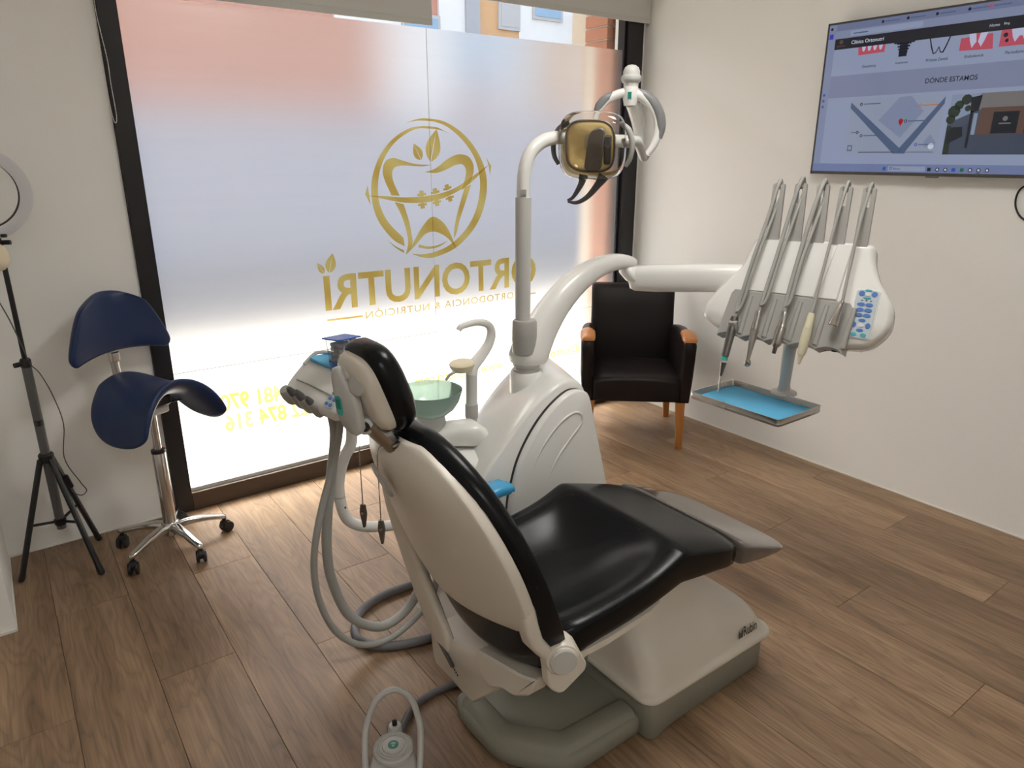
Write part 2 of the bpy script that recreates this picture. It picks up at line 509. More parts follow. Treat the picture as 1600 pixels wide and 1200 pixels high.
# ------------------------------------------------------------------ the room
X_R, Y_W, Z_C = 3.312, 3.225, 2.62        # right wall, window wall, ceiling
X_L, Y_B = -2.2, -2.0                     # far left and back of the room (behind the camera)
def struct(name, g, mat, parent=None, **k):
    o = build(name, g, mat, parent, **k)
    if parent is None: o['kind'] = 'structure'
    return o

flo = struct('floor', G().box(X_L, X_R, Y_B, Y_W, -0.12, -0.010), 'subfloor')
# planks run towards the window; rows are staggered
PW, PL = 0.2275, 1.26
def plank_mesh(wd, ln):
    g = G(); e = 0.0008
    x, y = wd / 2 - 0.0006, ln / 2 - 0.0006
    rg = [[(-x, -y, -0.0095), (x, -y, -0.0095), (x, y, -0.0095), (-x, y, -0.0095)],
          [(-x, -y, -e), (x, -y, -e), (x, y, -e), (-x, y, -e)],
          [(-x + e, -y + e, 0), (x - e, -y + e, 0), (x - e, y - e, 0), (-x + e, y - e, 0)]]
    return g.rings(rg)
PM = {}
first_joint = {-1: 2.66, 0: 2.10, 1: 2.66, 2: 1.98, 3: 2.35, 4: 2.78, 5: 1.9, 6: 2.45}
x = -0.045 - 9 * PW; row = -10
while x < X_R - 0.01:
    xa, xb = max(x, X_L), min(x + PW, X_R)
    j = first_joint.get(row, Y_B + ((row * 0.381966) % 1.0) * PL)
    y = j
    while y > Y_B: y -= PL
    cuts = [Y_B]
    y += PL
    while y < Y_W - 0.05:
        if y > Y_B + 0.05: cuts.append(y)
        y += PL
    cuts.append(Y_W)
    for a, b in zip(cuts, cuts[1:]):
        key = (round(xb - xa, 4), round(b - a, 4))
        if key not in PM:
            o = build('plank', plank_mesh(xb - xa, b - a), 'plank_wood', flo, smooth=0)
            PM[key] = o.data
        else:
            o = D.objects.new('plank', PM[key]); COL.objects.link(o); o.parent = flo
        o.location = ((xa + xb) / 2, (a + b) / 2, 0)
    x += PW; row += 1

struct('ceiling', G().box(X_L - .1, X_R + .1, Y_B - .1, Y_W + 0.25, Z_C, Z_C + 0.12), 'ceiling_white', smooth=0)
struct('wall_right', G().box(X_R, X_R + 0.12, Y_B - 0.1, Y_W + 0.22, -0.12, Z_C), 'wall_white', smooth=0)
struct('wall_back', G().box(X_L - 0.1, X_R, Y_B - 0.12, Y_B, -0.12, Z_C), 'wall_white', smooth=0)
struct('wall_left', G().box(X_L - 0.12, X_L, Y_B, 2.653, -0.12, Z_C), 'wall_white', smooth=0)
struct('wall_corner', G().box(X_L - 0.12, -0.163, 2.653, Y_W + 0.22, -0.12, Z_C), 'wall_white', smooth=0)
g = G().box(-0.163, 0.468, Y_W, Y_W + 0.22, -0.12, Z_C)
wf = struct('wall_front', g, 'wall_white', smooth=0)
build('lintel', G().box(0.468, 3.283, Y_W, Y_W + 0.22, 2.50, Z_C), 'wall_white', wf, smooth=0)
build('pier', G().box(3.283, X_R, Y_W, Y_W + 0.22, -0.12, Z_C), 'wall_white', wf, smooth=0)
struct('trim_1', G().box(X_R - 0.004, X_R, Y_B, Y_W, 0, 0.006), 'trim_white', smooth=0)
struct('trim_2', G().box(-0.163, 0.468, Y_W - 0.004, Y_W, 0, 0.006), 'trim_white', smooth=0)
struct('baseboard_corner', G().box(-0.168, -0.159, 2.648, Y_W, 0, 0.012).box(-0.9, -0.163, 2.646, 2.653, 0, 0.010), 'trim_white', smooth=0)

# ------------------------------------------------------------------ the shop window
win = thing('window_1', 'wide shop window with black frame and frosted film carrying gold lettering', None, (1.87, 3.25, 0), kind='structure')
FX0, FX1 = 0.470, 3.281
GX0, GX1, GZ0, GZ1 = 0.540, 3.166, 0.098, 2.43
YF = 3.205
for nme, a in (('frame_post', (FX0, GX0, YF, 3.30, 0.0, 2.5)), ('frame_post', (GX1, FX1, YF, 3.30, 0.0, 2.5)),
               ('frame_head', (GX0, GX1, YF, 3.30, GZ1, 2.5))):
    build(nme, G().box(*a), 'frame_black', win, bevel=0.003)
build('frame_sill', G().box(GX0, GX1, YF, 3.30, 0.0, GZ0 - 0.012), 'frame_brown', win, bevel=0.003)
build('glazing_bead', G().box(GX0, GX1, 3.226, 3.238, GZ0 - 0.012, GZ0 + 0.004), 'light_grey_plastic', win)
build('glazing_bead', G().box(GX1 - 0.018, GX1, 3.226, 3.238, GZ0, GZ1), 'frame_black', win)
XS = 1.862                                   # joint between the two panes
ZF, ZS = 2.120, 0.640                        # film top edge, film joint
for a, b in ((GX0, XS - 0.0015), (XS + 0.0015, GX1)):
    build('pane', G().add([(a, 3.252, GZ0), (b, 3.252, GZ0), (b, 3.252, GZ1), (a, 3.252, GZ1)], [(0, 1, 2, 3)]), 'window_glass', win, smooth=0, recalc=False)
films = []
for a, b in ((GX0, XS - 0.0018), (XS + 0.0018, GX1 - 0.004)):
    for c, d in ((GZ0, ZS - 0.0012), (ZS + 0.0012, ZF)):
        films.append(build('frosted_film', G().add([(a, 3.246, c), (b, 3.246, c), (b, 3.246, d), (a, 3.246, d)], [(0, 1, 2, 3)]), 'frosted_film', win, smooth=0, recalc=False))
FU, FL = films[1], films[0]
# the dark joint lines
build('pane_joint', G().box(XS - 0.0009, XS + 0.0009, 3.244, 3.2475, GZ0, ZF), 'light_grey_plastic', win, smooth=0)
build('film_joint', G().box(GX0, 1.9, 3.2450, 3.2458, ZS - 0.0016, ZS + 0.0016), 'grey_plastic', win, smooth=0)

YD = 3.2440
def decal(name, polys, parent=FU, extra=None):
    g = G()
    for p in polys:
        g.add([(x, YD, z) for x, z in p], [tuple(range(len(p)))])
    o = build(name, g, 'gold_vinyl', parent, smooth=0)
    return o
def sp(pts, k=5):   # smooth closed outline made of open smooth runs split at sharp corners given as '|'
    out = []; run = []
    for p in pts + ['|']:
        if p == '|':
            if len(run) > 2: out += [(v.x, v.y) for v in spline([(a, b, 0) for a, b in run], k)]
            else: out += run
            run = []
        else: run.append(p)
    o = []
    for p in out:
        if not o or (abs(p[0] - o[-1][0]) + abs(p[1] - o[-1][1])) > 1e-4: o.append(p)
    return o
def band(outer, inner, k=5):
    """crescent between two smooth runs that end in points"""
    a = [(v.x, v.y) for v in spline([(p[0], p[1], 0) for p in outer], k)]
    b = [(v.x, v.y) for v in spline([(p[0], p[1], 0) for p in inner], k)]
    n = max(len(a), len(b))
    def rs(q):
        o = []
        for i in range(n):
            t = i / (n - 1) * (len(q) - 1); j = min(int(t), len(q) - 2); f = t - j
            o.append((q[j][0] + (q[j+1][0] - q[j][0]) * f, q[j][1] + (q[j+1][1] - q[j][1]) * f))
        return o
    a, b = rs(a), rs(b)
    return [[a[i], a[i+1], b[i+1], b[i]] for i in range(n - 1)]
decal('logo_ring', band(
    [(1.731, 1.693), (1.790, 1.712), (1.853, 1.717), (1.955, 1.703), (2.06, 1.648), (2.144, 1.561), (2.193, 1.461), (2.198, 1.358), (2.164, 1.246), (2.098, 1.155), (1.996, 1.078), (1.872, 1.04), (1.801, 1.043), (1.733, 1.067)],
    [(1.731, 1.693), (1.790, 1.705), (1.85, 1.706), (1.897, 1.702), (1.966, 1.68), (2.047, 1.624), (2.119, 1.541), (2.154, 1.441), (2.150, 1.339), (2.113, 1.238), (2.048, 1.158), (1.959, 1.096), (1.873, 1.068), (1.80, 1.060), (1.733, 1.067)]))
decal('logo_ring', band(
    [(1.977, 1.647), (1.937, 1.665), (1.897, 1.678), (1.818, 1.681), (1.74, 1.666), (1.651, 1.615), (1.584, 1.542), (1.541, 1.451), (1.529, 1.368), (1.541, 1.284), (1.574, 1.215), (1.635, 1.144), (1.695, 1.108)],
    [(1.977, 1.647), (1.937, 1.662), (1.90, 1.668), (1.850, 1.671), (1.784, 1.667), (1.695, 1.624), (1.627, 1.56), (1.579, 1.469), (1.564, 1.367), (1.579, 1.292), (1.618, 1.223), (1.691, 1.150)]))
decal('logo_ring', band([(1.605, 1.145), (1.64, 1.108), (1.69, 1.075)], [(1.605, 1.145), (1.645, 1.112), (1.69, 1.088)]) +
      band([(1.775, 1.096), (1.83, 1.085), (1.89, 1.090), (1.95, 1.120)], [(1.775, 1.112), (1.83, 1.097), (1.89, 1.101), (1.95, 1.120)]))
decal('logo_tooth', band([(1.825, 1.466), (1.888, 1.460), (1.947, 1.474), (2.008, 1.498), (2.05, 1.500), (2.070, 1.472), (2.063, 1.428), (2.040, 1.370)],
                         [(1.825, 1.466), (1.862, 1.473), (1.901, 1.489), (1.961, 1.527), (2.021, 1.549), (2.082, 1.541), (2.114, 1.505), (2.116, 1.462), (2.095, 1.405)]))
decal('logo_tooth', band([(2.060, 1.385), (2.036, 1.323), (2.007, 1.243), (1.992, 1.182), (1.987, 1.128)],
                         [(2.100, 1.400), (2.064, 1.312), (2.024, 1.221), (2.008, 1.165), (1.987, 1.128)]))
decal('logo_tooth', band([(1.867, 1.499), (1.776, 1.504), (1.711, 1.519), (1.657, 1.533), (1.614, 1.519), (1.596, 1.478), (1.603, 1.432), (1.636, 1.358)],
                         [(1.867, 1.499), (1.809, 1.493), (1.731, 1.497), (1.672, 1.494), (1.646, 1.468), (1.651, 1.421), (1.680, 1.356)]))
decal('logo_tooth', band([(1.651, 1.327), (1.686, 1.258), (1.710, 1.178), (1.715, 1.118), (1.698, 1.064)],
                         [(1.700, 1.315), (1.724, 1.237), (1.737, 1.167), (1.738, 1.115), (1.698, 1.064)]))
decal('logo_tooth', band([(1.702, 1.066), (1.746, 1.125), (1.796, 1.193), (1.856, 1.245), (1.915, 1.222), (1.961, 1.163), (2.002, 1.069)],
                         [(1.702, 1.066), (1.758, 1.110), (1.818, 1.162), (1.877, 1.169), (1.948, 1.133), (2.002, 1.069)]))
decal('logo_smile', band([(1.505, 1.362), (1.593, 1.343), (1.70, 1.322), (1.813, 1.318), (1.907, 1.330), (2.004, 1.362), (2.103, 1.412), (2.219, 1.501)],
                         [(1.505, 1.362), (1.593, 1.357), (1.701, 1.347), (1.803, 1.348), (1.908, 1.359), (2.004, 1.386), (2.110, 1.440), (2.219, 1.501)]) +
      [[(1.513, 1.41), (1.498, 1.369), (1.522, 1.317), (1.518, 1.36)], [(2.196, 1.536), (2.229, 1.491), (2.221, 1.445), (2.212, 1.496)]])
def bracket(cx, cz, tilt):
    o = []
    for (a, b, c, d) in ((-.012, .012, .016, .044), (-.012, .012, -.044, -.016), (-.025, -.0122, .019, .030), (.0122, .025, .019, .030), (-.025, -.0122, -.030, -.019), (.0122, .025, -.030, -.019)):
        o.append([(cx + u * math.cos(tilt) - v * math.sin(tilt), cz + u * math.sin(tilt) + v * math.cos(tilt)) for u, v in ((a, c), (b, c), (b, d), (a, d))])
    return o
decal('logo_bracket', bracket(1.805, 1.333, 0.06)); decal('logo_bracket', bracket(1.886, 1.342, 0.16)); decal('logo_bracket', bracket(1.961, 1.360, 0.26))
def leaf(tip, base, wid):
    t = Vector(tip); b = Vector(base); d = t - b; nrm = Vector((-d.y, d.x)).normalized() * wid
    out = []
    for sgn in (1, -1):
        a = [b + d * u + nrm * (sgn * math.sin(math.pi * u ** 0.75) ) for u in [i / 8 for i in range(9)]]
        c = [b + d * u + nrm * (sgn * 0.07 * (1 - u)) for u in [i / 8 for i in range(9)]]
        out += [[tuple(a[i]), tuple(a[i+1]), tuple(c[i+1]), tuple(c[i])] for i in range(8)]
    return out
decal('logo_leaf', leaf((1.902, 1.669), (1.862, 1.516), 0.042)); decal('logo_leaf', leaf((1.770, 1.600), (1.808, 1.524), 0.026))
decal('logo_leaf', leaf((1.312, 1.104), (1.287, 1.012), 0.026)); decal('logo_leaf', leaf((1.232, 1.063), (1.262, 1.012), 0.015))
def wtext(name, body, xr, z, width, height, bold=0.0, parent=FU, spacing=1.0):
    vs, fs = text_geo(body, width, height, bold, spacing=spacing)
    g = G().add([(xr - v.x, YD, z + v.y) for v in vs], fs)
    return build(name, g, 'gold_vinyl', parent, smooth=0)
wtext('lettering', 'ORTONUTRI', 2.536, 0.829, 1.281, 0.172, 0.022)
wtext('lettering', 'ORTODONCIA & NUTRICI\u00d3N', 2.375, 0.765, 0.915, 0.046, 0.0, spacing=1.15)
decal('logo_rule', [[(1.258, 0.780), (1.444, 0.777), (1.444, 0.786), (1.258, 0.789)]])
decal('logo_rule', [[(2.398, 0.772), (2.536, 0.774), (2.536, 0.781), (2.398, 0.780)]])
wtext('lettering', '481 970', 1.006, 0.425, 0.284, 0.084, 0.034, FL)
wtext('lettering', '622 874 316', 1.172, 0.326, 0.443, 0.084, 0.034, FL)
wtext('lettering', '@ortonutri', 2.892, 0.352, 0.40, 0.066, 0.018, films[2])
wtext('lettering', 'www.ortonutri.com', 2.30, 0.355, 0.58, 0.055, 0.018, films[2])

# roller blinds at the top of the window
def roller(name, label, x0, x1, zb):
    t = thing(name, label, 'blind', ((x0 + x1) / 2, 3.17, zb), 'roller blinds over the window')
    build('fabric', G().box(x0, x1, 3.1835, 3.1850, zb + 0.012, 2.54), 'blind_fabric', t, smooth=0)
    build('bottom_bar', G().box(x0, x1, 3.1805, 3.188, zb, zb + 0.028), 'blind_bar', t, bevel=0.002)
    build('roll', G().cyl((x0, 3.17, 2.56), (x1, 3.17, 2.56), 0.03), 'blind_fabric', t)
roller('roller_blind', 'grey roller blind pulled lower over the left half of the window', 0.50, 1.861, 2.121)
roller('roller_blind', 'pale roller blind raised higher over the right half of the window', 1.872, 3.305, 2.262)
ch = thing('blind_chain', 'white bead chain loop hanging beside the black window frame', 'chain', (0.46, 3.19, 1.65))
lp = spline([(0.444, 3.196, 2.45), (0.449, 3.196, 2.2), (0.455, 3.196, 2.05), (0.459, 3.196, 1.85), (0.464, 3.194, 1.70), (0.471, 3.192, 1.663), (0.4785, 3.192, 1.69), (0.477, 3.192, 1.80), (0.478, 3.192, 1.88), (0.470, 3.192, 1.98), (0.466, 3.193, 2.06), (0.470, 3.194, 2.2), (0.470, 3.195, 2.45)], 16)
build('cord', G().tube(lp, 0.0010, 6, 1), 'bead_white', ch)
g = G(); acc = 0
for a, b in zip(lp, lp[1:]):
    acc += (b - a).length
    if acc > 0.0075:
        acc = 0
        g.add([(b.x + .0021 * dx, b.y + .0021 * dy, b.z + .0021 * dz) for dx, dy, dz in ((1,0,0),(0,1,0),(-1,0,0),(0,-1,0),(0,0,1),(0,0,-1))],
              [(0,1,4),(1,2,4),(2,3,4),(3,0,4),(1,0,5),(2,1,5),(3,2,5),(0,3,5)])
tag(build('beads', g, 'bead_white', ch), kind='stuff')

# ------------------------------------------------------------------ the street outside
struct('ground_pavement', G().box(-14, 26, Y_W + 0.22, 8.0, -0.25, -0.06), 'pavement', smooth=0)
struct('ground_road', G().box(-14, 26, 8.0, 13.0, -0.25, -0.12), 'asphalt', smooth=0)
ov = tag(build('shade_slab', G().box(-3.0, 9.0, 3.5, 6.05, 3.60, 3.80), 'concrete', smooth=0), 'added concrete slab outside, unseen, shading the upper part of the window', 'balcony')  # unseen slab, added to keep the sun off the upper film
bw = thing('brick_pier', 'red brick pier outside the window beside its right edge', 'pier', (3.35, 3.6, -0.06))
build('mortar_core', G().box(3.245, 3.9, 3.475, 3.80, -0.06, 3.6), 'mortar', bw, smooth=0)
bmsh = None
for i in range(48):
    z = -0.05 + i * 0.0755
    for j in range(4):
        off = 0 if i % 2 else -0.12
        xa = max(3.235, 3.235 + off + j * 0.25); xb = min(3.9, 3.235 + off + j * 0.25 + 0.24)
        if xb - xa < 0.03: continue
        key = ('br', round(xb - xa, 3))
        if key not in PM:
            hx = (xb - xa) / 2; o = build('brick', G().box(-hx, hx, -0.1, 0.1, -0.0325, 0.0325), 'brick', bw, bevel=0.003, bseg=1); PM[key] = o.data
        else:
            o = D.objects.new('brick', PM[key]); COL.objects.link(o); o.parent = bw; m = o.modifiers.new('b', 'BEVEL'); m.width = 0.003; m.segments = 1
        o.matrix_parent_inverse = INV[bw.name]
        o.location = ((xa + xb) / 2, 3.565, z + 0.0325)
fb = thing('apartment_building', 'apartment building across the street with white, tan and salmon panels', 'building', (6, 13, -0.1))
build('wall', G().box(-14, 26, 13.0, 14.0, -0.2, 6.6), 'facade_salmon', fb, smooth=0)
build('ground_floor', G().box(-14, 26, 12.9, 13.0, -0.2, 2.2), 'facade_base', fb, smooth=0)
def panel(name, x0, x1, z0, z1, mat, d=0.06):
    return build(name, G().box(x0, x1, 13.0 - d, 13.0, z0, z1), mat, fb, smooth=0)
def fwin(x0, x1, z0, z1, fill='window_sky', d=0.10):
    f = panel('window', x0, x1, z0, z1, 'shutter_grey', d)
    build('pane', G().box(x0 + 0.06, x1 - 0.06, 13.0 - d - 0.01, 13.0 - d, z0 + 0.06, z1 - 0.06), fill, f, smooth=0)
panel('panel', 7.72, 8.30, 2.2, 6.6, 'facade_white')
panel('panel', 8.30, 8.62, 2.2, 6.6, 'facade_grey', 0.12)
panel('panel', 8.62, 9.62, 2.2, 6.6, 'facade_tan', 0.05)
panel('panel', 9.62, 11.9, 2.2, 6.6, 'facade_white')
panel('panel', 11.9, 12.15, 2.2, 6.6, 'facade_grey', 0.12)
panel('panel', 12.15, 16.0, 2.2, 6.6, 'facade_tan')
panel('panel', 5.6, 6.9, 2.2, 6.6, 'facade_white')
fwin(6.9, 7.72, 2.6, 4.05); fwin(6.95, 7.7, 4.5, 6.0); fwin(9.08, 9.62, 3.95, 5.5, 'shutter_grey'); fwin(9.95, 10.75, 4.22, 5.6)
fwin(13.2, 14.2, 2.8, 4.4)
build('balcony', G().box(11.2, 12.6, 12.3, 13.0, 4.32, 4.48), 'facade_grey', fb, smooth=0)
build('balcony', G().box(12.6, 14.0, 12.4, 13.0, 4.02, 4.10), 'facade_grey', fb, smooth=0)
# ------------------------------------------------------------------ dental chair (faces +X, centre line y = 1.235)
YC = 1.235
dc = thing('dental_chair', 'black and cream dental patient chair on a grey floor base', 'dental chair', (1.25, YC, 0))
# grey base plate: low tread at the head end, taller block under the cover
def outline(pts, r=0.03, k=4):
    """round the corners of a polygon"""
    n = len(pts); o = []
    for i in range(n):
        a, b, c = Vector(pts[i - 1]), Vector(pts[i]), Vector(pts[(i + 1) % n])
        d1, d2 = (a - b), (c - b); q = min(r, d1.length * 0.45, d2.length * 0.45)
        p, s_ = b + d1.normalized() * q, b + d2.normalized() * q
        for j in range(k + 1):
            t = j / k
            o.append(tuple(p * (1 - t) ** 2 + b * 2 * t * (1 - t) + s_ * t * t))
    return o
tread = outline([(1.26, 1.075), (1.26, 1.46), (0.86, 1.46), (0.84, 1.40), (0.845, 1.22), (0.955, 1.085), (1.02, 1.072)], 0.05)
bs = build('base_plate', G().prism(tread, 0.0, 0.060, None, 0.012), 'base_grey', dc, smooth=50)
pad = [(0.865, 1.41), (0.865, 1.235), (0.972, 1.108), (1.215, 1.100)]
padg = G()
pin = [(0.91, 1.41), (0.91, 1.262), (1.005, 1.158), (1.215, 1.150)]
for (a, b) in zip(zip(pad, pin), zip(pad[1:], pin[1:])): pass
rg = []
for (o_, i_) in zip(pad, pin):
    o_, i_ = Vector(o_), Vector(i_); d = (i_ - o_)
    rg.append([(*(o_ - d * 0.35), 0.052), (*(o_ - d * 0.20), 0.072), (*o_, 0.080), (*(o_ + d * 0.8), 0.080), (*i_, 0.074), (*(i_ + d * 0.25), 0.056)])
build('tread_rim', padg.rings(rg), 'base_grey', bs, smooth=60)
blk = outline([(1.225, 1.03), (1.225, 1.47), (1.755, 1.47), (1.758, 1.052), (1.32, 1.046)], 0.035)
build('base_block', G().prism(blk, 0.0, 0.122, None, 0.006), 'base_grey', dc, smooth=50)
# cream cover over the base: sloped, flaring to a foot lip
rg = []
for z, x0, x1, y0, y1, r in ((0.120, 1.212, 1.766, 1.034, 1.472, 0.05), (0.124, 1.204, 1.774, 1.026, 1.479, 0.05), (0.140, 1.204, 1.772, 1.027, 1.479, 0.05), (0.146, 1.210, 1.764, 1.034, 1.472, 0.05), (0.148, 1.216, 1.758, 1.040, 1.468, 0.05),
                             (0.160, 1.222, 1.750, 1.046, 1.465, 0.06), (0.20, 1.228, 1.735, 1.056, 1.455, 0.07), (0.235, 1.232, 1.705, 1.072, 1.440, 0.08), (0.262, 1.236, 1.660, 1.098, 1.415, 0.09),
                             (0.30, 1.24, 1.600, 1.120, 1.395, 0.09), (0.36, 1.25, 1.52, 1.130, 1.38, 0.08), (0.44, 1.26, 1.44, 1.14, 1.37, 0.06), (0.485, 1.265, 1.40, 1.145, 1.36, 0.05)):
    rg.append([(px + (x0 + x1) / 2, py + (y0 + y1) / 2, z) for px, py in rrect(x1 - x0, y1 - y0, r, 6)])
cov = build('base_cover', G().rings(rg), 'cream_plastic', dc, smooth=70, sub=1)
# maker's lettering on the sloping side of the cover
vs, fs = text_geo('Rubin', 0.062, 0.030, 0.01)
M = Matrix.Translation((1.628, 1.0425, 0.166)) @ frame((0, -1, 0.22), (1, 0, 0.0))
tx = build('lettering', G().add(vs, fs, M), 'print_dark', cov, smooth=0)
g = G()
for i, (a, b) in enumerate(((0, .010), (.007, .016), (-.007, .013))):
    g.add([(a - .022, 0, 0), (a - .016, 0, 0), (a - .011, b, 0), (a - .015, b * 1.8, 0), (a - .020, b, 0)], [(0, 1, 2, 3, 4)], M @ Matrix.Translation((0.002, 0, 0)))
build('emblem', g, 'dark_grey', cov, smooth=0)

# seat cushion
def seat_ring(x, w, zt, dip, zb, rnd=0.013, edge=0.0):
    o = []
    n = 16
    for i in range(n + 1):
        t = -1 + 2 * i / n
        z = zt - dip * (max(0, 1 - abs(t / 0.80) ** 2.2) if abs(t) < 0.80 else 0) - rnd * abs(t) ** 9
        o.append((x, YC + w * t, z))
    o.append((x, YC + w * 1.004, zt - rnd - 0.006)); o.append((x, YC + w * 1.006, (zt + zb) / 2)); o.append((x, YC + w * 0.985, zb + 0.008)); o.append((x, YC + w * 0.95, zb))
    o.append((x, YC, zb - 0.002))
    o.append((x, YC - w * 0.95, zb)); o.append((x, YC - w * 0.985, zb + 0.008)); o.append((x, YC - w * 1.006, (zt + zb) / 2)); o.append((x, YC - w * 1.004, zt - rnd - 0.006))
    return o
rows = [(0.846, .190, .510, .030, .415), (0.854, .205, .530, .040, .395), (0.872, .222, .547, .048, .400), (0.898, .238, .556, .058, .440), (0.93, .243, .560, .066, .468), (1.03, .245, .568, .074, .474), (1.12, .246, .579, .074, .486),
        (1.18, .246, .593, .060, .498), (1.225, .246, .610, .034, .508), (1.248, .246, .620, .014, .513), (1.262, .246, .622, .003, .514), (1.278, .246, .617, 0, .511), (1.35, .244, .597, 0, .500), (1.45, .241, .568, 0, .485), (1.512, .239, .549, 0, .4735)]
seat = build('seat', G().rings([seat_ring(*r) for r in rows]), 'black_vinyl', dc, smooth=75, sub=1)
rows = [(1.506, .2400, .5515, 0, .4715), (1.510, .2405, .5505, 0, .4710), (1.56, .239, .532, 0, .459), (1.65, .234, .496, 0, .444), (1.72, .226, .466, 0, .434), (1.748, .212, .454, 0, .431), (1.762, .18, .447, 0, .431), (1.766, .14, .442, 0, .433)]
build('foot_cover', G().rings([seat_ring(*r, rnd=0.010) for r in rows]), 'foot_plastic', dc, smooth=75, sub=1)
# cream pan below the cushion
def pan_ring(x, w, zt, zb): return [(x, YC + s_ * w, z) for s_, z in ((-1, zt), (-1.0, zb + 0.008), (-0.97, zb), (0.97, zb), (1.0, zb + 0.008), (1, zt))]
build('seat_pan', G().rings([pan_ring(.88, .238, .47, .445), pan_ring(1.0, .244, .477, .452), pan_ring(1.14, .245, .493, .470), pan_ring(1.185, .235, .497, .482)]), 'cream_plastic', dc)
# housing of the tilt drive behind the seat
hs = build('rear_housing', G().prism([(1.485, .30), (1.475, .215), (1.455, .190), (1.275, .190), (1.255, .21), (1.15, .32), (1.04, .40), (1.02, .435), (1.20, .382), (1.41, .308)], 0, 0.16, Matrix.Translation((.798, 0, 0)) @ Matrix(((0, 0, 1, 0), (1, 0, 0, 0), (0, 1, 0, 0), (0, 0, 0, 1))), 0.008), 'cream_plastic', dc, smooth=50)
build('housing_slot', G().rbox((0, 0, 0), (.10, .016, .01), .006, 0, Matrix.Translation((.797, 1.40, .275)) @ frame((-1, 0, 0), (0, -1, -0.55))), 'dark_grey', hs)
g = G()
for i in range(5): g.add([(.004 + .008 * i, 0, 0), (.0095 + .008 * i, 0, 0), (.0095 + .008 * i, .008, 0), (.004 + .008 * i, .008, 0)], [(0, 1, 2, 3)])
build('printed_marks', G().add(g.v, g.f, Matrix.Translation((.7975, 1.375, .250)) @ frame((-1, 0, 0), (0, -1, -0.55))), 'print_dark', hs, smooth=0)
build('link_plate', G().prism(outline([(1.24, .385), (1.22, .32), (1.17, .315), (1.13, .345), (1.08, .355), (1.02, .40), (.995, .46), (1.05, .435)], .015), 0, .05, Matrix.Translation((.790, 0, 0)) @ Matrix(((0, 0, 1, 0), (1, 0, 0, 0), (0, 1, 0, 0), (0, 0, 0, 1))), .005), 'cream_plastic', dc)
build('lift_arm', G().prism([(.98, .20), (1.08, .10), (1.28, .10), (1.28, .46), (.98, .42)], .04, .16, Matrix.Translation((0, YC, 0)) @ Matrix(((1, 0, 0, 0), (0, 0, 1, 0), (0, 1, 0, 0), (0, 0, 0, 1))), .01), 'base_grey', dc)

# backrest: curved cream shell with two struts and a black cushion on its front
BZ = [1.000, .985, .960, .920, .870, .810, .740, .680, .635, .602, .578, .562, .553]
BX = [.618, .623, .630, .645, .662, .686, .712, .733, .748, .760, .769, .775, .779]      # edge x at each height
BW = [.085, .120, .165, .215, .250, .272, .282, .282, .272, .245, .205, .150, .080]
def shell_pt(i, t, off):
    bulge = 0.052 * (1 - t * t) * min(1, BW[i] / .2)
    return (BX[i] - bulge + off, YC + BW[i] * t, BZ[i])
def patch(f0, f1, rows, nt=14):
    g = G(); vs = []; fs = []
    T = [-1 + 2 * j / nt for j in range(nt + 1)]
    n = nt + 1
    for i in range(rows):
        vs += [f0(i, t) for t in T]
    k = len(vs)
    for i in range(rows):
        vs += [f1(i, t) for t in T]
    for i in range(rows - 1):
        for j in range(nt):
            a = i * n + j
            fs.append((a, a + 1, a + n + 1, a + n)); fs.append((k + a, k + a + n, k + a + n + 1, k + a + 1))
        a = i * n; fs.append((a, a + n, k + a + n, k + a)); a += nt; fs.append((a, k + a, k + a + n, a + n))
    for j in range(nt):
        fs.append((j, k + j, k + j + 1, j + 1)); a = (rows - 1) * n + j; fs.append((a, a + 1, k + a + 1, k + a))
    return g.add(vs, fs)
shell = build('back_shell', patch(lambda i, t: shell_pt(i, t, -0.006), lambda i, t: shell_pt(i, t, 0.022), len(BZ)), 'cream_plastic', dc, smooth=60, sub=1, bevel=0.004)
CZ = [1.022, 1.010, .985, .940, .880, .810, .740, .670, .600, .550, .510, .475, .445, .428]
def cu(i):
    z = CZ[i]
    def ip(A):
        for a in range(len(BZ) - 1):
            if BZ[a] >= z >= BZ[a + 1]:
                f = (BZ[a] - z) / (BZ[a] - BZ[a + 1]); return A[a] + (A[a + 1] - A[a]) * f
        return A[0] if z > BZ[0] else A[-1] + (BZ[-1] - z) * .28
    return z, ip(BX)
CW = [.060, .105, .160, .220, .262, .286, .297, .298, .292, .280, .262, .240, .210, .170]
CT = [.030, .045, .055, .062, .066, .068, .070, .072, .074, .076, .078, .076, .066, .045]
def cf(i, t, back):
    z, x = cu(i)
    bulge = 0.045 * (1 - t * t) * min(1, CW[i] / .2)
    edge = abs(t) ** 6
    if back: return (x - bulge + 0.016 + 0.010 * edge, YC + CW[i] * t * 0.985, z)
    return (x - bulge * 0.4 + 0.016 + CT[i] - 0.018 * edge, YC + CW[i] * t, z)
build('back_cushion', patch(lambda i, t: cf(i, t, True), lambda i, t: cf(i, t, False), len(CZ)), 'black_vinyl', dc, smooth=80, sub=1)
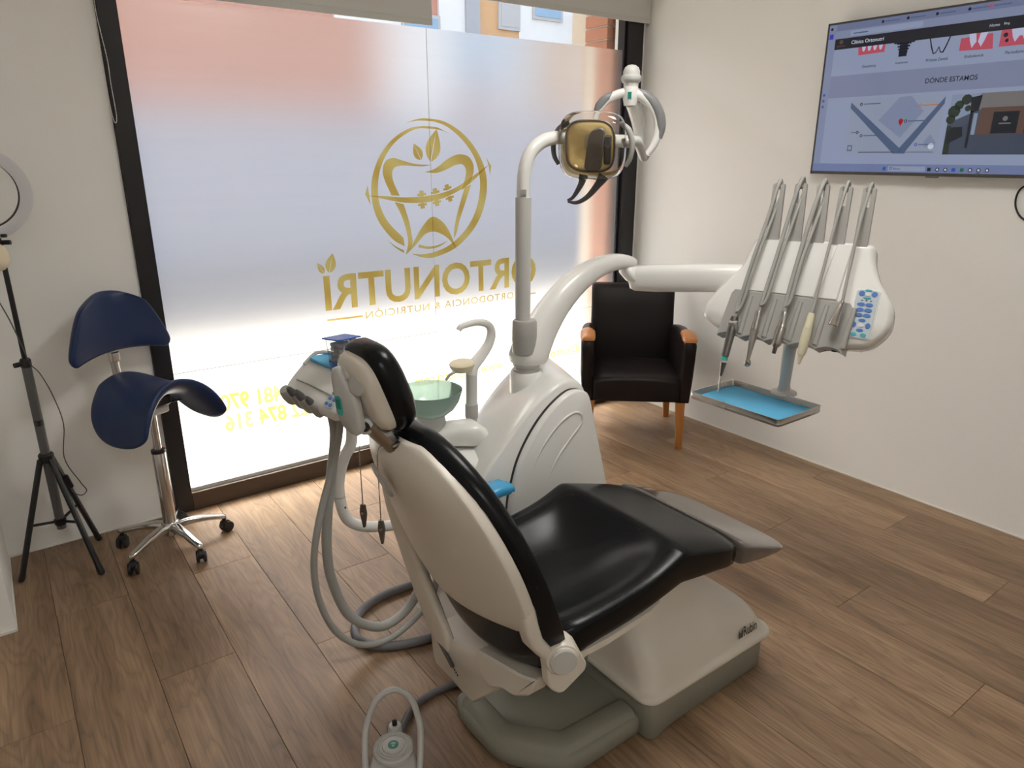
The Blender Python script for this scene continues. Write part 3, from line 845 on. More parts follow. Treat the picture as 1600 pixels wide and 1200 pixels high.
# struts from the shell down to the hinges at both sides
for sgn, nme in ((-1, 'near'), (1, 'far')):
    pts = [(.742, .250, .730), (.748, .256, .680), (.757, .257, .630), (.772, .254, .585), (.798, .252, .550), (.826, .250, .520)] if sgn < 0 else \
          [(.700, .240, .770), (.720, .248, .690), (.742, .244, .600), (.764, .230, .500), (.782, .216, .420), (.798, .200, .350), (.815, .19, .28)]
    rg = []
    for i, p in enumerate(pts):
        hw = [0.010, .022, .024, .024, .024, .026, .03][i]; hd = .018
        if sgn > 0: hw = [0.015, .034, .046, .054, .060, .060, .05][i]
        rg.append(se((p[0] - .004, YC + sgn * p[1], p[2]), (0, 1, 0), (0.9, 0, 0.35), hw, hd, 3.2, 20))
    build('back_strut', G().rings(rg), 'cream_plastic', dc, smooth=60)
# near hinge: bracket plate and round cap
br = build('hinge_bracket', G().prism(outline([(.790, .560), (.862, .566), (.912, .466), (.908, .450), (.838, .418), (.805, .45)], .016), -.014, .014, Matrix.Translation((0, .978, 0)) @ Matrix(((1, 0, 0, 0), (0, 0, 1, 0), (0, 1, 0, 0), (0, 0, 0, 1))), .004), 'cream_plastic', dc)
cp = build('hinge_cap', G().lathe([(.036, -.012), (.038, -.008), (.038, .022), (.035, .027), (.031, .028), (.030, .031), (.028, .033), (0, .034)], (.833, .970, .530), (-.42, -1, .05), 36), 'cream_plastic', dc, smooth=35)
build('cap_disc', G().lathe([(.0300, .026), (.0300, .0355), (.0275, .038), (0, .0385)], (.833, .970, .530), (-.42, -1, .05), 36), 'light_grey_plastic', cp, smooth=35)
build('hinge_cap', G().lathe([(.038, 0), (.040, .004), (.040, .026), (.037, .031), (0, .033)], (.833, 1.500, .530), (0, 1, 0), 30), 'cream_plastic', dc, smooth=35)
# oval badge on the shell
bd = build('badge', G().prism([(.021 * math.cos(R(a)), .044 * math.sin(R(a))) for a in range(0, 360, 15)], 0, .006, Matrix.Translation((.584, 1.262, .896)) @ frame((-1, .05, -.42), (.0, -1, .30)), .002), 'grey_plastic', dc)
build('badge_plate', G().prism([(.017 * math.cos(R(a)), .038 * math.sin(R(a))) for a in range(0, 360, 15)], .006, .0075, Matrix.Translation((.584, 1.262, .896)) @ frame((-1, .05, -.42), (.0, -1, .30)), .0005), 'light_grey_plastic', bd)

# headrest
HF = frame((1, 0, .36), (0, -1, 0))              # local Z = headrest front, X towards the near side, Y = up
HM = Matrix.Translation((.550, 1.243, 1.104)) @ HF
yv = HF @ Vector((0, 1, 0))
rg = []
for h, wx, wy, n in ((-.020, .054, .060, 3), (-.015, .066, .072, 3.2), (-.004, .073, .081, 3.4), (.010, .075, .084, 3.4), (.014, .072, .081, 3.4)):
    rg.append([HM @ Vector(p) for p in se((0, 0, h), (1, 0, 0), (0, 1, 0), wx, wy, n, 36)])
build('headrest_shell', G().rings(rg), 'cream_plastic', dc, smooth=60)
rg = []
for h, wx, wy, n in ((.006, .072, .080, 3.2), (.013, .083, .092, 3.2), (.032, .086, .096, 3.2), (.052, .081, .091, 3.0), (.063, .068, .078, 2.8), (.067, .045, .05, 2.6)):
    rg.append([HM @ Vector(p) for p in se((0, 0, h), (1, 0, 0), (0, 1, 0), wx, wy, n, 36)])
build('headrest_cushion', G().rings(rg), 'black_vinyl', dc, smooth=80)
# gimbal: two plates, round knob, lower pivot, support stem
PM_ = Matrix.Translation((.513, 1.250, 1.088)) @ frame((-1, -.25, -.10), (0.1, -1, 0))
pl = build('gimbal_plate', G().prism(outline([(-.032, .066), (-.006, .075), (.012, .045), (.034, .012), (.036, -.058), (.012, -.072), (-.018, -.060), (-.036, -.030)], .018, 5), -.012, .010, PM_, .006), 'light_grey_plastic', dc, smooth=50)
bg_ = build('badge', G().rbox((-.016, -.008, .0105), (.020, .042, .002), .009, .0006, PM_), 'turquoise', pl)
build('badge_plate', G().rbox((-.016, -.004, .0118), (.013, .020, .0012), .002, 0, PM_), 'logo_green', pl)
build('gimbal_knob', G().lathe([(.020, -.01), (.022, -.004), (.022, .012), (.019, .016), (0, .017)], (.528, 1.212, 1.132), (-1, -.35, 0), 28), 'light_grey_plastic', dc, smooth=40)
build('gimbal_knob', G().lathe([(.016, -.012), (.018, -.006), (.018, .012), (.015, .016), (0, .017)], (.520, 1.256, 1.142), (-1, -.25, .1), 28), 'light_grey_plastic', dc, smooth=40)
pv = build('gimbal_pivot', G().lathe([(.016, -.02), (.017, -.01), (.017, .010), (.012, .013), (.011, .010), (0, .010)], (.538, 1.228, 1.040), (-.8, -1, .1), 24), 'light_grey_plastic', dc, smooth=40)
build('pivot_bore', G().lathe([(.010, .010), (.010, .0125), (.004, .0125), (.004, .011), (0, .011)], (.538, 1.228, 1.040), (-.8, -1, .1), 20), 'black_plastic', pv, smooth=40)
build('stem', G().tube([(.545, 1.238, 1.045), (.575, 1.238, 1.010), (.612, 1.235, .965), (.64, 1.235, .93)], .020, 12, 4, flat=1.7, up=(1, 0, .5)), 'steel', dc)
build('latch', G().box(-.010, .010, -.016, .016, 0, .010, Matrix.Translation((.590, 1.215, .992)) @ frame((-.4, -.3, 1), (1, 0, .3))), 'dark_steel', dc, bevel=.003)

# bib clips on ball chains hanging from the stem
def bib_chain(label, top, zt, zb):
    x, y = top
    t = thing('bib_chain', label, 'bib clip', (x, y, zb), 'bib clips on ball chains')
    pts = spline([(x + .012, y, zt + .006), (x, y, zt), (x - .004, y - .001, zt - .03), (x - .005, y - .001, zb + .05)], 10)
    build('cord', G().tube(pts, .0008, 6, 1), 'dark_steel', t)
    g = G(); z = zb + .05
    for i in range(80):
        zz = zb + .05 + i * .0042
        if zz > zt - .01: break
        c = Vector((x - .0047, y - .001, zz)); r_ = .0022
        g.add([c + Vector(d) * r_ for d in ((1,0,0),(0,1,0),(-1,0,0),(0,-1,0),(0,0,1),(0,0,-1))], [(0,1,4),(1,2,4),(2,3,4),(3,0,4),(1,0,5),(2,1,5),(3,2,5),(0,3,5)])
    tag(build('chain_beads', g, 'steel', t), kind='stuff')
    c = build('clip', G().prism([(-.005, .050), (.005, .050), (.0085, .030), (.0070, .022), (.0022, -.004), (-.0022, -.004), (-.0070, .022), (-.0085, .030)], -.003, .003, Matrix.Translation((x - .0047, y - .001, zb)) @ frame((-1, -.6, 0), (.6, -1, 0)) , .0008), 'dark_steel', t)
    build('clip_spring', G().cyl((x - .010, y - .006, zb + .032), (x + .001, y + .004, zb + .032), .0035), 'steel', c)
bib_chain('ball chain with metal bib clip hanging left, nearer the window', (.545, 1.278), .985, .795)
bib_chain('ball chain with metal bib clip hanging right, over the cream shell', (.560, 1.225), .985, .775)
# ------------------------------------------------------------------ dental unit beside the chair
XZY = Matrix(((1, 0, 0, 0), (0, 0, 1, 0), (0, 1, 0, 0), (0, 0, 0, 1)))       # outline in XZ, pushed along Y
du = thing('dental_unit', 'white dental unit cabinet with arched side panel beside the patient chair', 'dental unit', (1.35, 1.8, 0))
def arc(pts, k=5): return [(v.x, v.y) for v in spline([(a, b, 0) for a, b in pts], k)]
body_arc = arc([(1.010, .42), (1.035, .555), (1.084, .636), (1.150, .706), (1.230, .782), (1.300, .832), (1.365, .866), (1.420, .868), (1.462, .846), (1.490, .79)])
body = body_arc + [(1.56, .50), (1.64, 0.0), (1.00, 0.0)]
def body_ring(y, k, dx):
    cx, cz_ = 1.32, .42
    return [(cx + (a - cx) * k + (dx if i < len(body_arc) - 8 else dx * max(0, (len(body_arc) - i) / 8)) if (i < len(body_arc) or a < 1.2) else a, y, cz_ + (b - cz_) * k if b > 0.001 else 0.0) for i, (a, b) in enumerate(body)]
build('body', G().rings([body_ring(1.619, .975, 0), body_ring(1.624, .990, 0), body_ring(1.636, 1.0, .002), body_ring(1.70, 1.0, .026), body_ring(1.82, .995, .076), body_ring(1.92, .985, .118), body_ring(1.960, .97, .136), body_ring(1.97, .95, .14)]), 'white_plastic', du, smooth=50)
cover_arc = arc([(1.150, .40), (1.156, .515), (1.172, .585), (1.196, .655), (1.238, .724), (1.289, .781), (1.345, .822), (1.395, .842), (1.440, .836), (1.466, .812), (1.485, .75)])
cover = cover_arc + [(1.572, .44), (1.665, 0.0), (1.155, 0.0)]
gap = arc([(1.148, .40), (1.154, .515), (1.170, .586), (1.194, .657), (1.236, .726), (1.287, .783), (1.344, .8245), (1.395, .8445), (1.441, .8385), (1.468, .813), (1.487, .75)]) + [(1.575, .44), (1.665, 0.0), (1.153, 0.0)]
build('panel_gap', G().prism(cover, 1.610, 1.625, XZY), 'black_plastic', du, smooth=0)
sc = build('side_panel', G().prism(cover, 1.585, 1.6145, XZY, .006), 'white_plastic', du, smooth=50)
# pressed groove on the side panel, raised as a soft rib
rib = [(1.222, 1.588, .560), (1.246, 1.588, .640), (1.290, 1.588, .705), (1.345, 1.588, .752), (1.400, 1.588, .772), (1.432, 1.588, .758), (1.430, 1.588, .728), (1.392, 1.588, .692), (1.340, 1.588, .640), (1.300, 1.588, .575), (1.285, 1.588, .53)]
build('pressed_rib', G().tube(rib, [.001, .004, .006, .006, .006, .006, .006, .006, .006, .004, .001], 10, 5), 'white_plastic', sc, smooth=180)
build('bowl_block', G().prism(outline([(1.030, 1.70), (1.030, 1.90), (1.26, 1.90), (1.24, 1.70)], .04), 0.0, .640, None, .012), 'white_plastic', du, smooth=50)
# bowl arm, bowl, support
rg = []
for p, hw, hh in (((1.205, 1.80, .668), .036, .020), ((1.197, 1.803, .674), .046, .034), ((1.17, 1.82, .684), .052, .042), ((1.12, 1.85, .684), .052, .038), ((1.07, 1.89, .676), .052, .030), ((1.02, 1.90, .672), .055, .026), ((.99, 1.905, .672), .045, .018)):
    rg.append(se(p, (.2, .98, 0), (0, 0, 1), hw, hh, 3.0, 24))
build('bowl_arm', G().rings(rg), 'white_plastic', du, smooth=70)
build('bowl_support', G().lathe([(.050, 0), (.056, .004), (.052, .04), (.046, .072)], (1.060, 1.905, .672)), 'light_grey_plastic', du)
bwl = build('bowl', G().lathe([(.030, .0), (.058, .008), (.080, .026), (.096, .052), (.106, .084), (.1065, .0875), (.104, .0880), (.1015, .085), (.091, .054), (.075, .030), (.054, .014), (.025, .008), (.004, .007)], (1.060, 1.905, .742), seg=48), 'green_glass', du, smooth=80)
build('drain', G().lathe([(.012, 0), (.012, .003), (.004, .004)], (1.060, 1.905, .750)), 'steel', bwl)
# cup filler: post, gooseneck, cream cup rest, small spout
fp = build('filler_post', G().cyl((1.216, 1.90, .690), (1.219, 1.90, .862), .0195, seg=28), 'light_grey_plastic', du)
build('post_sleeve', G().lathe([(.021, 0), (.0225, .003), (.0225, .045), (.021, .048)], (1.2165, 1.90, .702)), 'grey_plastic', fp)
build('gooseneck', G().tube([(1.219, 1.90, .855), (1.224, 1.90, .880), (1.254, 1.90, .908), (1.288, 1.90, .946), (1.300, 1.90, .985), (1.286, 1.90, 1.014), (1.246, 1.90, 1.027), (1.205, 1.90, 1.025), (1.182, 1.90, 1.021), (1.172, 1.90, 1.010)], [.021, .021, .019, .0165, .015, .013, .0115, .0105, .0105, .009], 16, 5), 'white_plastic', du, smooth=80)
build('cup_rest', G().lathe([(.020, -.010), (.034, -.004), (.041, .010), (.042, .018), (.038, .022), (.018, .024), (.004, .023)], (1.180, 1.895, .882), (-.08, -.03, 1), 36), 'warm_cream', du, smooth=50)
build('spout', G().tube([(1.165, 1.885, .882), (1.140, 1.88, .880), (1.120, 1.88, .872), (1.108, 1.88, .858)], .0048, 10, 5), 'grey_plastic', du)
# blue-wrapped grip beside the chair back
gp = build('grip', G().rings([se((.985 + .145 * u, 1.56, .580 + .030 * math.sin(u * 2.2)), (0, 1, 0), (-.15, 0, 1), .034 * (1 if 0.05 < u < .95 else .75), .018 * (1 if 0.05 < u < .95 else .7), 3.5, 20) for u in (0, .08, .25, .45, .65, .85, .95, 1.0)]), 'blue_wrap', du, smooth=60)
tag(gp, 'blue plastic-wrapped grip')
build('grip_arm', G().tube([(1.045, 1.565, .575), (1.06, 1.60, .50), (1.10, 1.66, .46)], .014, 12, 4), 'light_grey_plastic', du)
# swivel on top: collar, grooved neck
build('collar', G().lathe([(.058, -.08), (.056, 0), (.054, .036), (.050, .042), (.030, .043)], (1.372, 1.80, .825)), 'white_plastic', du)
build('swivel_neck', G().lathe([(.044, 0), (.046, .006), (.040, .010), (.040, .014), (.046, .018), (.046, .026), (.038, .030)], (1.372, 1.80, .866)), 'light_grey_plastic', du)
build('rear_knob', G().cyl((1.545, 1.95, .80), (1.575, 1.95, .815), .016), 'grey_plastic', du)

# ------------------------------------------------------------------ delivery arm and instrument console
ia = thing('delivery_arm', 'curved white arm rising from the dental unit to the instrument console', 'arm', (1.372, 1.80, .88))
arm_pts = [((1.368, 1.80, .885), .050, .052), ((1.374, 1.80, .905), .062, .064), ((1.392, 1.80, .940), .060, .062), ((1.424, 1.80, .990), .052, .055), ((1.470, 1.80, 1.050), .046, .050), ((1.525, 1.80, 1.103), .042, .046), ((1.590, 1.80, 1.148), .039, .041),
           ((1.660, 1.80, 1.178), .036, .036), ((1.730, 1.80, 1.193), .034, .031), ((1.790, 1.80, 1.192), .032, .027), ((1.835, 1.80, 1.184), .029, .022), ((1.858, 1.80, 1.178), .018, .014)]
rg = []
C_ = [Vector(a[0]) for a in arm_pts]
for i, (p, hw, hh) in enumerate(arm_pts):
    t = (C_[min(i + 1, len(C_) - 1)] - C_[max(i - 1, 0)]).normalized()
    if i == 0: t = Vector((0, 0, 1))
    if i == 1: t = Vector((.25, 0, 1)).normalized()
    u = Vector((0, 1, 0)); v = t.cross(u)
    rg.append(se(p, u, v, hw, hh, 2.5, 28))
build('lower_arm', G().rings(rg), 'white_plastic', ia, smooth=80, sub=1)
build('elbow', G().rings([se((1.83, 1.80, 1.172), (0, 1, 0), (1, 0, 0), .034, .036, 2.6, 24), se((1.832, 1.795, 1.150), (0, 1, 0), (1, 0, 0), .036, .040, 2.6, 24),
                          se((1.846, 1.780, 1.122), (0, 1, 0), (1, 0, 0), .034, .034, 2.6, 24), se((1.862, 1.77, 1.098), (0, 1, 0), (1, 0, 0), .022, .018, 2.6, 24)]), 'white_plastic', ia, smooth=80)
a0, a1 = Vector((1.838, 1.795, 1.128)), Vector((2.085, 1.425, 1.155)); d = (a1 - a0).normalized(); sd = Vector((0, 0, 1)).cross(d)
rg = []
for u, hw, hh in ((-.012, .022, .020), (.0, .032, .036), (.04, .038, .045), (.20, .042, .048), (.45, .044, .048), (.75, .044, .047), (1.0, .040, .042)):
    p = a0 + (a1 - a0) * u
    rg.append(se(p, sd, (0, 0, 1), hw, hh, 2.8, 28))
build('upper_arm', G().rings(rg), 'white_plastic', ia, smooth=80)

RZ = R(-73.7)
ic = thing('instrument_console', 'white and grey instrument console with keypad hanging from the delivery arm', 'console', (1.971, 1.226, .78), rz=RZ)
ZO = .78                                    # local z is measured from the console origin
def cz(z): return z - ZO
# face: outline in (x, s); s runs up the tilted face
F0, F1 = Vector((0, 0.0, cz(1.0))), Vector((0, .118, cz(1.298)))
fs_ = F1 - F0; fl = fs_.length; fu = fs_ / fl
FM = Matrix.Translation(F0) @ Matrix((Vector((1, 0, 0)), fu, Vector((1, 0, 0)).cross(fu))).transposed().to_4x4()   # local: x, s, normal (towards the viewer)
olx = outline([(-.300, .035), (-.235, -.002), (.165, -.002), (.225, .010), (.268, .070), (.262, .140), (.205, .215), (.182, .270), (.176, fl), (-.182, fl), (-.206, .215), (-.272, .135), (-.302, .075)], .03, 5)
cb = build('body', G().prism(olx, -.085, 0.0, FM, .014), 'white_plastic', ic, smooth=50)
# raised white panels between the hoses, with creases
for xa, xb in ((-.150, -.105), (-.080, -.030), (-.005, .045), (.068, .112)):
    build('face_panel', G().prism([(xa - .020, .138), (xb - .004, .138), (xb + .008, fl - .012), (xa + .006, fl - .012)], -.002, .007, FM, .003), 'white_plastic', ic)
# grey lower band with a scalloped lip
low = []
for i in range(41):
    x = -.232 + .39 * i / 40
    low.append((x, -.022 + .012 * abs(math.sin(math.pi * (i / 40) * 5))))
band_ = low + [(.158, .118), (.148, .132), (-.205, .136), (-.215, .122)]
build('lower_band', G().prism(band_, -.055, .012, FM, .003), 'grey_plastic', ic, smooth=30)
for i in range(5):                          # shallow troughs between soft ridges
    x0 = -.232 + .39 * (i + .5) / 5
    build('band_ridge', G().tube([(x0 + .036, -.006, .008), (x0 + .040, .05, .011), (x0 + .046, .118, .010)], [.010, .009, .007], 10, 3, M=FM), 'grey_plastic', ic)
build('underside', G().prism(outline([(-.26, .004), (.20, .004), (.18, .03), (-.22, .03)], .01), -.092, -.05, FM, .004), 'light_grey_plastic', ic)
for x in (-.150, .095, .125):
    build('control_knob', G().cyl((x, .030, cz(.975)), (x, .030, cz(1.0)), .0085), 'black_plastic', ic)
# keypad
kp = build('keypad', G().rbox((.190, .105, .002), (.060, .145, .006), .008, .001, FM), 'keypad_face', ic)
build('keypad_frame', G().rbox((.190, .105, .0002), (.066, .151, .006), .010, .001, FM), 'white_plastic', ic)
def button(x, s_, rx, ry, mat='button_blue'):
    build('button', G().prism([(x + rx * math.cos(R(a)), s_ + ry * math.sin(R(a))) for a in range(0, 360, 20)], .005, .0068, FM, .0005), mat, kp)
for s_ in (.133, .117, .101):
    button(.178, s_, .0105, .0060); button(.200, s_, .0105, .0060)
button(.173, .166, .0080, .0080); button(.208, .166, .0080, .0080); button(.190, .165, .0075, .0060, 'button_white'); button(.190, .176, .0100, .0035, 'button_cyan'); button(.190, .154, .0110, .0035, 'button_cyan')
for x in (.178, .190, .202): button(x, .1455, .0030, .0012, 'print_dark')
button(.190, .086, .0100, .0048); button(.190, .056, .0100, .0048); button(.170, .071, .0070, .0085); button(.209, .071, .0070, .0085); button(.190, .071, .0085, .0065, 'button_white')
button(.176, .042, .0085, .0055, 'button_cyan'); button(.202, .042, .0085, .0055, 'button_cyan')
# slotted holders standing up behind the face
for xb, xt, zt in ((-.128, -.134, 1.462), (-.058, -.066, 1.464), (.010, .001, 1.462), (.070, .068, 1.458), (.136, .134, 1.456)):
    p0, p1 = Vector((xb, .120, cz(1.285))), Vector((xt, .150, cz(zt)))
    u = (p1 - p0); L_ = u.length; u.normalize(); nx = Vector((1, 0, 0)); nx = (nx - u * nx.dot(u)).normalized()
    HMx = Matrix.Translation(p0) @ Matrix((nx, u, nx.cross(u))).transposed().to_4x4()
    h = .0205
    holder = build('hose_holder', G().prism([(-h, -.03), (h, -.03), (h * .92, L_ * .62), (h * .88, L_ * .97), (h * .45, L_ * 1.0), (h * .45, L_ * .93), (.006, L_ * .90), (.006, L_ * .66), (-.006, L_ * .66), (-.006, L_ * .90), (-h * .45, L_ * .93), (-h * .45, L_ * 1.0), (-h * .88, L_ * .97), (-h * .92, L_ * .62)], -.006, .006, HMx), 'grey_plastic', ic, smooth=30)
    build('guide_roller', G().cyl(HMx @ Vector((-.014, L_ * .95, -.012)), HMx @ Vector((.014, L_ * .95, -.012)), .008), 'grey_plastic', holder)

# instruments on their hoses: each is a thing of its own, same frame as the console
def instrument(name, label, hose, hr, double=False):
    t = thing(name, label, 'dental instrument', (1.971, 1.226, .78), 'instruments on the console', rz=RZ)
    pts = [(a, b, cz(c)) for a, b, c in hose]
    back = [(pts[0][0] + .001, .175, pts[0][2] - .005), (pts[0][0] + .002, .185, pts[0][2] - .06), (pts[0][0] + .002, .16, cz(1.25))]
    build('hose', G().tube(back[::-1] + pts, hr, 10, 5), 'hose_grey', t, smooth=180)
    if double:
        q = [(x + .013, y - .004, z) for x, y, z in pts[1:]]; q[0] = (pts[0][0] + .009, pts[0][1], pts[0][2] - .045); q[-1] = (pts[-1][0] + .002, pts[-1][1] + .004, pts[-1][2] + .02)
        build('hose', G().tube(q, hr * .8, 10, 5), 'hose_grey', t, smooth=180)
    return t, Vector(pts[-1])
def seglathe(t, name, a, b, prof, mat, seg=20):
    """prof: (fraction along a->b, radius)"""
    a, b = Vector(a), Vector(b); L_ = (b - a).length
    return build(name, G().lathe([(r * 1.2, f * L_) for f, r in prof], a, b - a, seg), mat, t, smooth=50)
P = lambda x, y, z: Vector((x, y, cz(z)))
t, e = instrument('air_water_syringe', 'grey three-way syringe with turquoise ring, leftmost of the hanging instruments', [(-.137, .152, 1.462), (-.147, .112, 1.357), (-.161, .060, 1.237), (-.176, .012, 1.10), (-.179, -.012, 1.043)], .0062, True)
seglathe(t, 'grip', P(-.178, -.012, 1.050), P(-.184, -.052, .925), [(0, .009), (.15, .0125), (.4, .0118), (1, .0100)], 'dark_steel')
build('trigger_block', G().rbox((0, 0, 0), (.026, .042, .026), .006, .003, Matrix.Translation(P(-.178, -.020, 1.020)) @ frame((0, -1, -.3), (1, 0, 0))), 'grey_plastic', t)
seglathe(t, 'ring', P(-.184, -.052, .925), P(-.185, -.055, .912), [(0, .0092), (1, .0088)], 'turquoise')
seglathe(t, 'nozzle', P(-.185, -.056, .905), P(-.187, -.064, .860), [(0, .0085), (1, .0035)], 'dark_steel')
seglathe(t, 'tip', P(-.187, -.064, .860), P(-.187, -.074, .808), [(0, .0032), (1, .0018)], 'chrome')
t, e = instrument('turbine_handpiece', 'slim steel turbine handpiece, second from the left on the console', [(-.068, .152, 1.474), (-.078, .122, 1.399), (-.090, .062, 1.243), (-.101, .012, 1.120), (-.105, -.008, 1.073)], .0064, True)
seglathe(t, 'coupling', P(-.105, -.006, 1.078), P(-.108, -.020, 1.020), [(0, .0075), (.2, .0085), (.5, .0078), (.85, .0095), (1, .0095)], 'chrome')
seglathe(t, 'handle', P(-.108, -.020, 1.020), P(-.113, -.042, .920), [(0, .0100), (.3, .0095), (.7, .0068), (1, .0052)], 'steel')
seglathe(t, 'head', P(-.113, -.042, .923), P(-.113, -.036, .902), [(0, .006), (.3, .0090), (.8, .0085), (1, .006)], 'steel')
t, e = instrument('micromotor_handpiece', 'thick short steel micromotor, third from the left on the console', [(-.001, .152, 1.466), (-.011, .112, 1.383), (-.022, .062, 1.249), (-.027, .012, 1.13), (-.026, -.008, 1.080)], .0072, True)
seglathe(t, 'coupling', P(-.026, -.006, 1.085), P(-.026, -.016, 1.040), [(0, .0075), (.4, .0095), (.6, .0085), (1, .011)], 'chrome')
seglathe(t, 'motor', P(-.026, -.016, 1.040), P(-.032, -.032, .982), [(0, .0110), (.15, .0125), (.9, .0125), (1, .0110)], 'steel')
seglathe(t, 'spigot', P(-.032, -.032, .984), P(-.035, -.038, .956), [(0, .0085), (.2, .0085), (.25, .0055), (.9, .0055), (1, .0042)], 'dark_steel')
t, e = instrument('scaler_handpiece', 'cream ultrasonic scaler handpiece with tapered tip', [(.068, .152, 1.462), (.061, .102, 1.349), (.058, .056, 1.237), (.056, .012, 1.13), (.055, -.008, 1.091)], .0048)
seglathe(t, 'sleeve', P(.055, -.006, 1.092), P(.052, -.018, 1.046), [(0, .0075), (.2, .0090), (1, .0105)], 'cream_tool')
seglathe(t, 'grip', P(.052, -.018, 1.046), P(.047, -.034, .965), [(0, .0112), (.4, .0125), (.8, .0115), (1, .0090)], 'cream_tool')
seglathe(t, 'tip', P(.047, -.034, .965), P(.044, -.040, .936), [(0, .0068), (.6, .0050), (1, .0035)], 'cream_tool')
t, e = instrument('hose_connector', 'short silver conical hose connector without handpiece, rightmost on the console', [(.134, .152, 1.458), (.129, .102, 1.353), (.130, .058, 1.244), (.132, .022, 1.17), (.133, .008, 1.133)], .0048)
seglathe(t, 'cone', P(.133, .008, 1.135), P(.123, -.022, 1.066), [(0, .0065), (.1, .0060), (.15, .0070), (.9, .0120), (1, .0125), (1.0, .0100), (.93, .0095)], 'chrome')
build('socket', G().lathe([(.0095, 0), (.003, .0005)], P(.1240, -.0192, 1.0725), P(.123, -.022, 1.066) - P(.133, .008, 1.135)), 'black_plastic', t)

# tray below the console
tr = thing('instrument_tray', 'stainless steel tray on a grey post below the instrument console', 'tray', (1.965, 1.328, .765))
def rimrect(x0, x1, y0, y1, z, r): return [(px + (x0 + x1) / 2, py + (y0 + y1) / 2, z) for px, py in rrect(x1 - x0, y1 - y0, r, 4)]
TX0, TX1, TY0, TY1 = 1.848, 2.082, 1.153, 1.502
rg = [rimrect(TX0 + .012, TX1 - .012, TY0 + .012, TY1 - .012, .750, .008), rimrect(TX0 + .002, TX1 - .002, TY0 + .002, TY1 - .002, .754, .012), rimrect(TX0 - .001, TX1 + .001, TY0 - .001, TY1 + .001, .762, .014), rimrect(TX0 + .001, TX1 - .001, TY0 + .001, TY1 - .001, .766, .012), rimrect(TX0, TX1, TY0, TY1, .778, .012),
      rimrect(TX0 + .004, TX1 - .004, TY0 + .004, TY1 - .004, .778, .010), rimrect(TX0 + .008, TX1 - .008, TY0 + .008, TY1 - .008, .758, .008)]
build('tray_pan', G().rings(rg), 'steel', tr, smooth=40)
build('tray_post', G().tube([(2.040, 1.262, 1.02), (2.052, 1.275, .94), (2.092, 1.302, .84), (2.106, 1.311, .785)], [.024, .021, .019, .018], 16, 4), 'light_grey_plastic', tr)
build('post_foot', G().lathe([(.040, 0), (.044, .004), (.042, .010), (.022, .014), (.020, .03)], (2.108, 1.312, .768)), 'light_grey_plastic', tr)
tag(build('tray_liner', G().prism([(px + 1.965, py + 1.3275) for px, py in rrect(.212, .327, .006, 3)], .7585, .7600), 'blue_liner', smooth=0), 'light blue paper liner lying in the steel tray', 'tray liner')

# ------------------------------------------------------------------ operating light on its pole
ol = thing('operating_light', 'dental operating light with clear square head on a tall pole', 'operating light', (1.352, 1.80, .92))
PX = 1.352
build('pole_sleeve', G().lathe([(.036, 0), (.040, .004), (.041, .05), (.040, .105), (.036, .112), (.028, .113)], (PX, 1.785, .930)), 'grey_plastic', ol)
pole = build('pole', G().cyl((PX, 1.795, 1.03), (PX, 1.795, 1.424), .0245, seg=28), 'light_grey_plastic', ol)
tb = build('bent_tube', G().tube([(PX, 1.795, 1.410), (PX, 1.795, 1.455), (PX + .004, 1.795, 1.500), (PX + .022, 1.795, 1.548), (PX + .058, 1.795, 1.580), (PX + .105, 1.795, 1.596), (PX + .17, 1.795, 1.599), (PX + .30, 1.795, 1.594), (1.82, 1.795, 1.590)], .0205, 18, 6), 'white_plastic', ol, smooth=80)
# printed rating label on the tube
lb = Matrix.Translation((PX - .0125, 1.795 - .0163, 1.436)) @ frame((-.61, -.79, 0), (.79, -.61, 0))
build('rating_label', G().box(-.009, .009, -.010, .012, -.0005, .0012, lb), 'grey_plastic', tb)
vs, fs = text_geo('CE', 0.012, 0.006, .01); build('lettering', G().add(vs, fs, lb @ Matrix.Translation((-.006, -.008, .0016))), 'print_dark', tb, smooth=0)
# link from tube end up to the pivot post and yoke
build('link_arm', G().tube([(1.800, 1.795, 1.590), (1.845, 1.80, 1.598), (1.842, 1.80, 1.632), (1.815, 1.79, 1.680), (1.780, 1.778, 1.712)], [.019, .019, .020, .024, .022], 14, 5), 'white_plastic', ol, smooth=80)
pc = Vector((1.765, 1.770, 1.700))
build('pivot_post', G().lathe([(.020, 0), (.024, .02), (.024, .055), (.0235, .056), (.0235, .058), (.024, .059), (.024, .072)], pc, (0, 0, 1)), 'white_plastic', ol)
build('pivot_knob', G().lathe([(.026, 0), (.031, .006), (.033, .014), (.031, .021), (.028, .023), (.027, .026), (.027, .034), (.022, .046), (.012, .053), (.001, .055)], pc + Vector((0, 0, .068)), (0, 0, 1), 30), 'light_grey_plastic', ol, smooth=35)
build('brand_mark', G().box(-.006, .006, -.010, .010, -.001, .001, Matrix.Translation(pc + Vector((-.0187, -.0150, .030))) @ frame((-.78, -.62, 0), (.62, -.78, 0))), 'logo_green', ol)
# the head: local Z = towards patient and camera, X right, Y up
HC = Vector((1.560, 1.715, 1.578))
HN = Vector((-.80, -.56, -.20)).normalized()
LH = Matrix.Translation(HC) @ frame(HN, (.55, -.83, -.03))
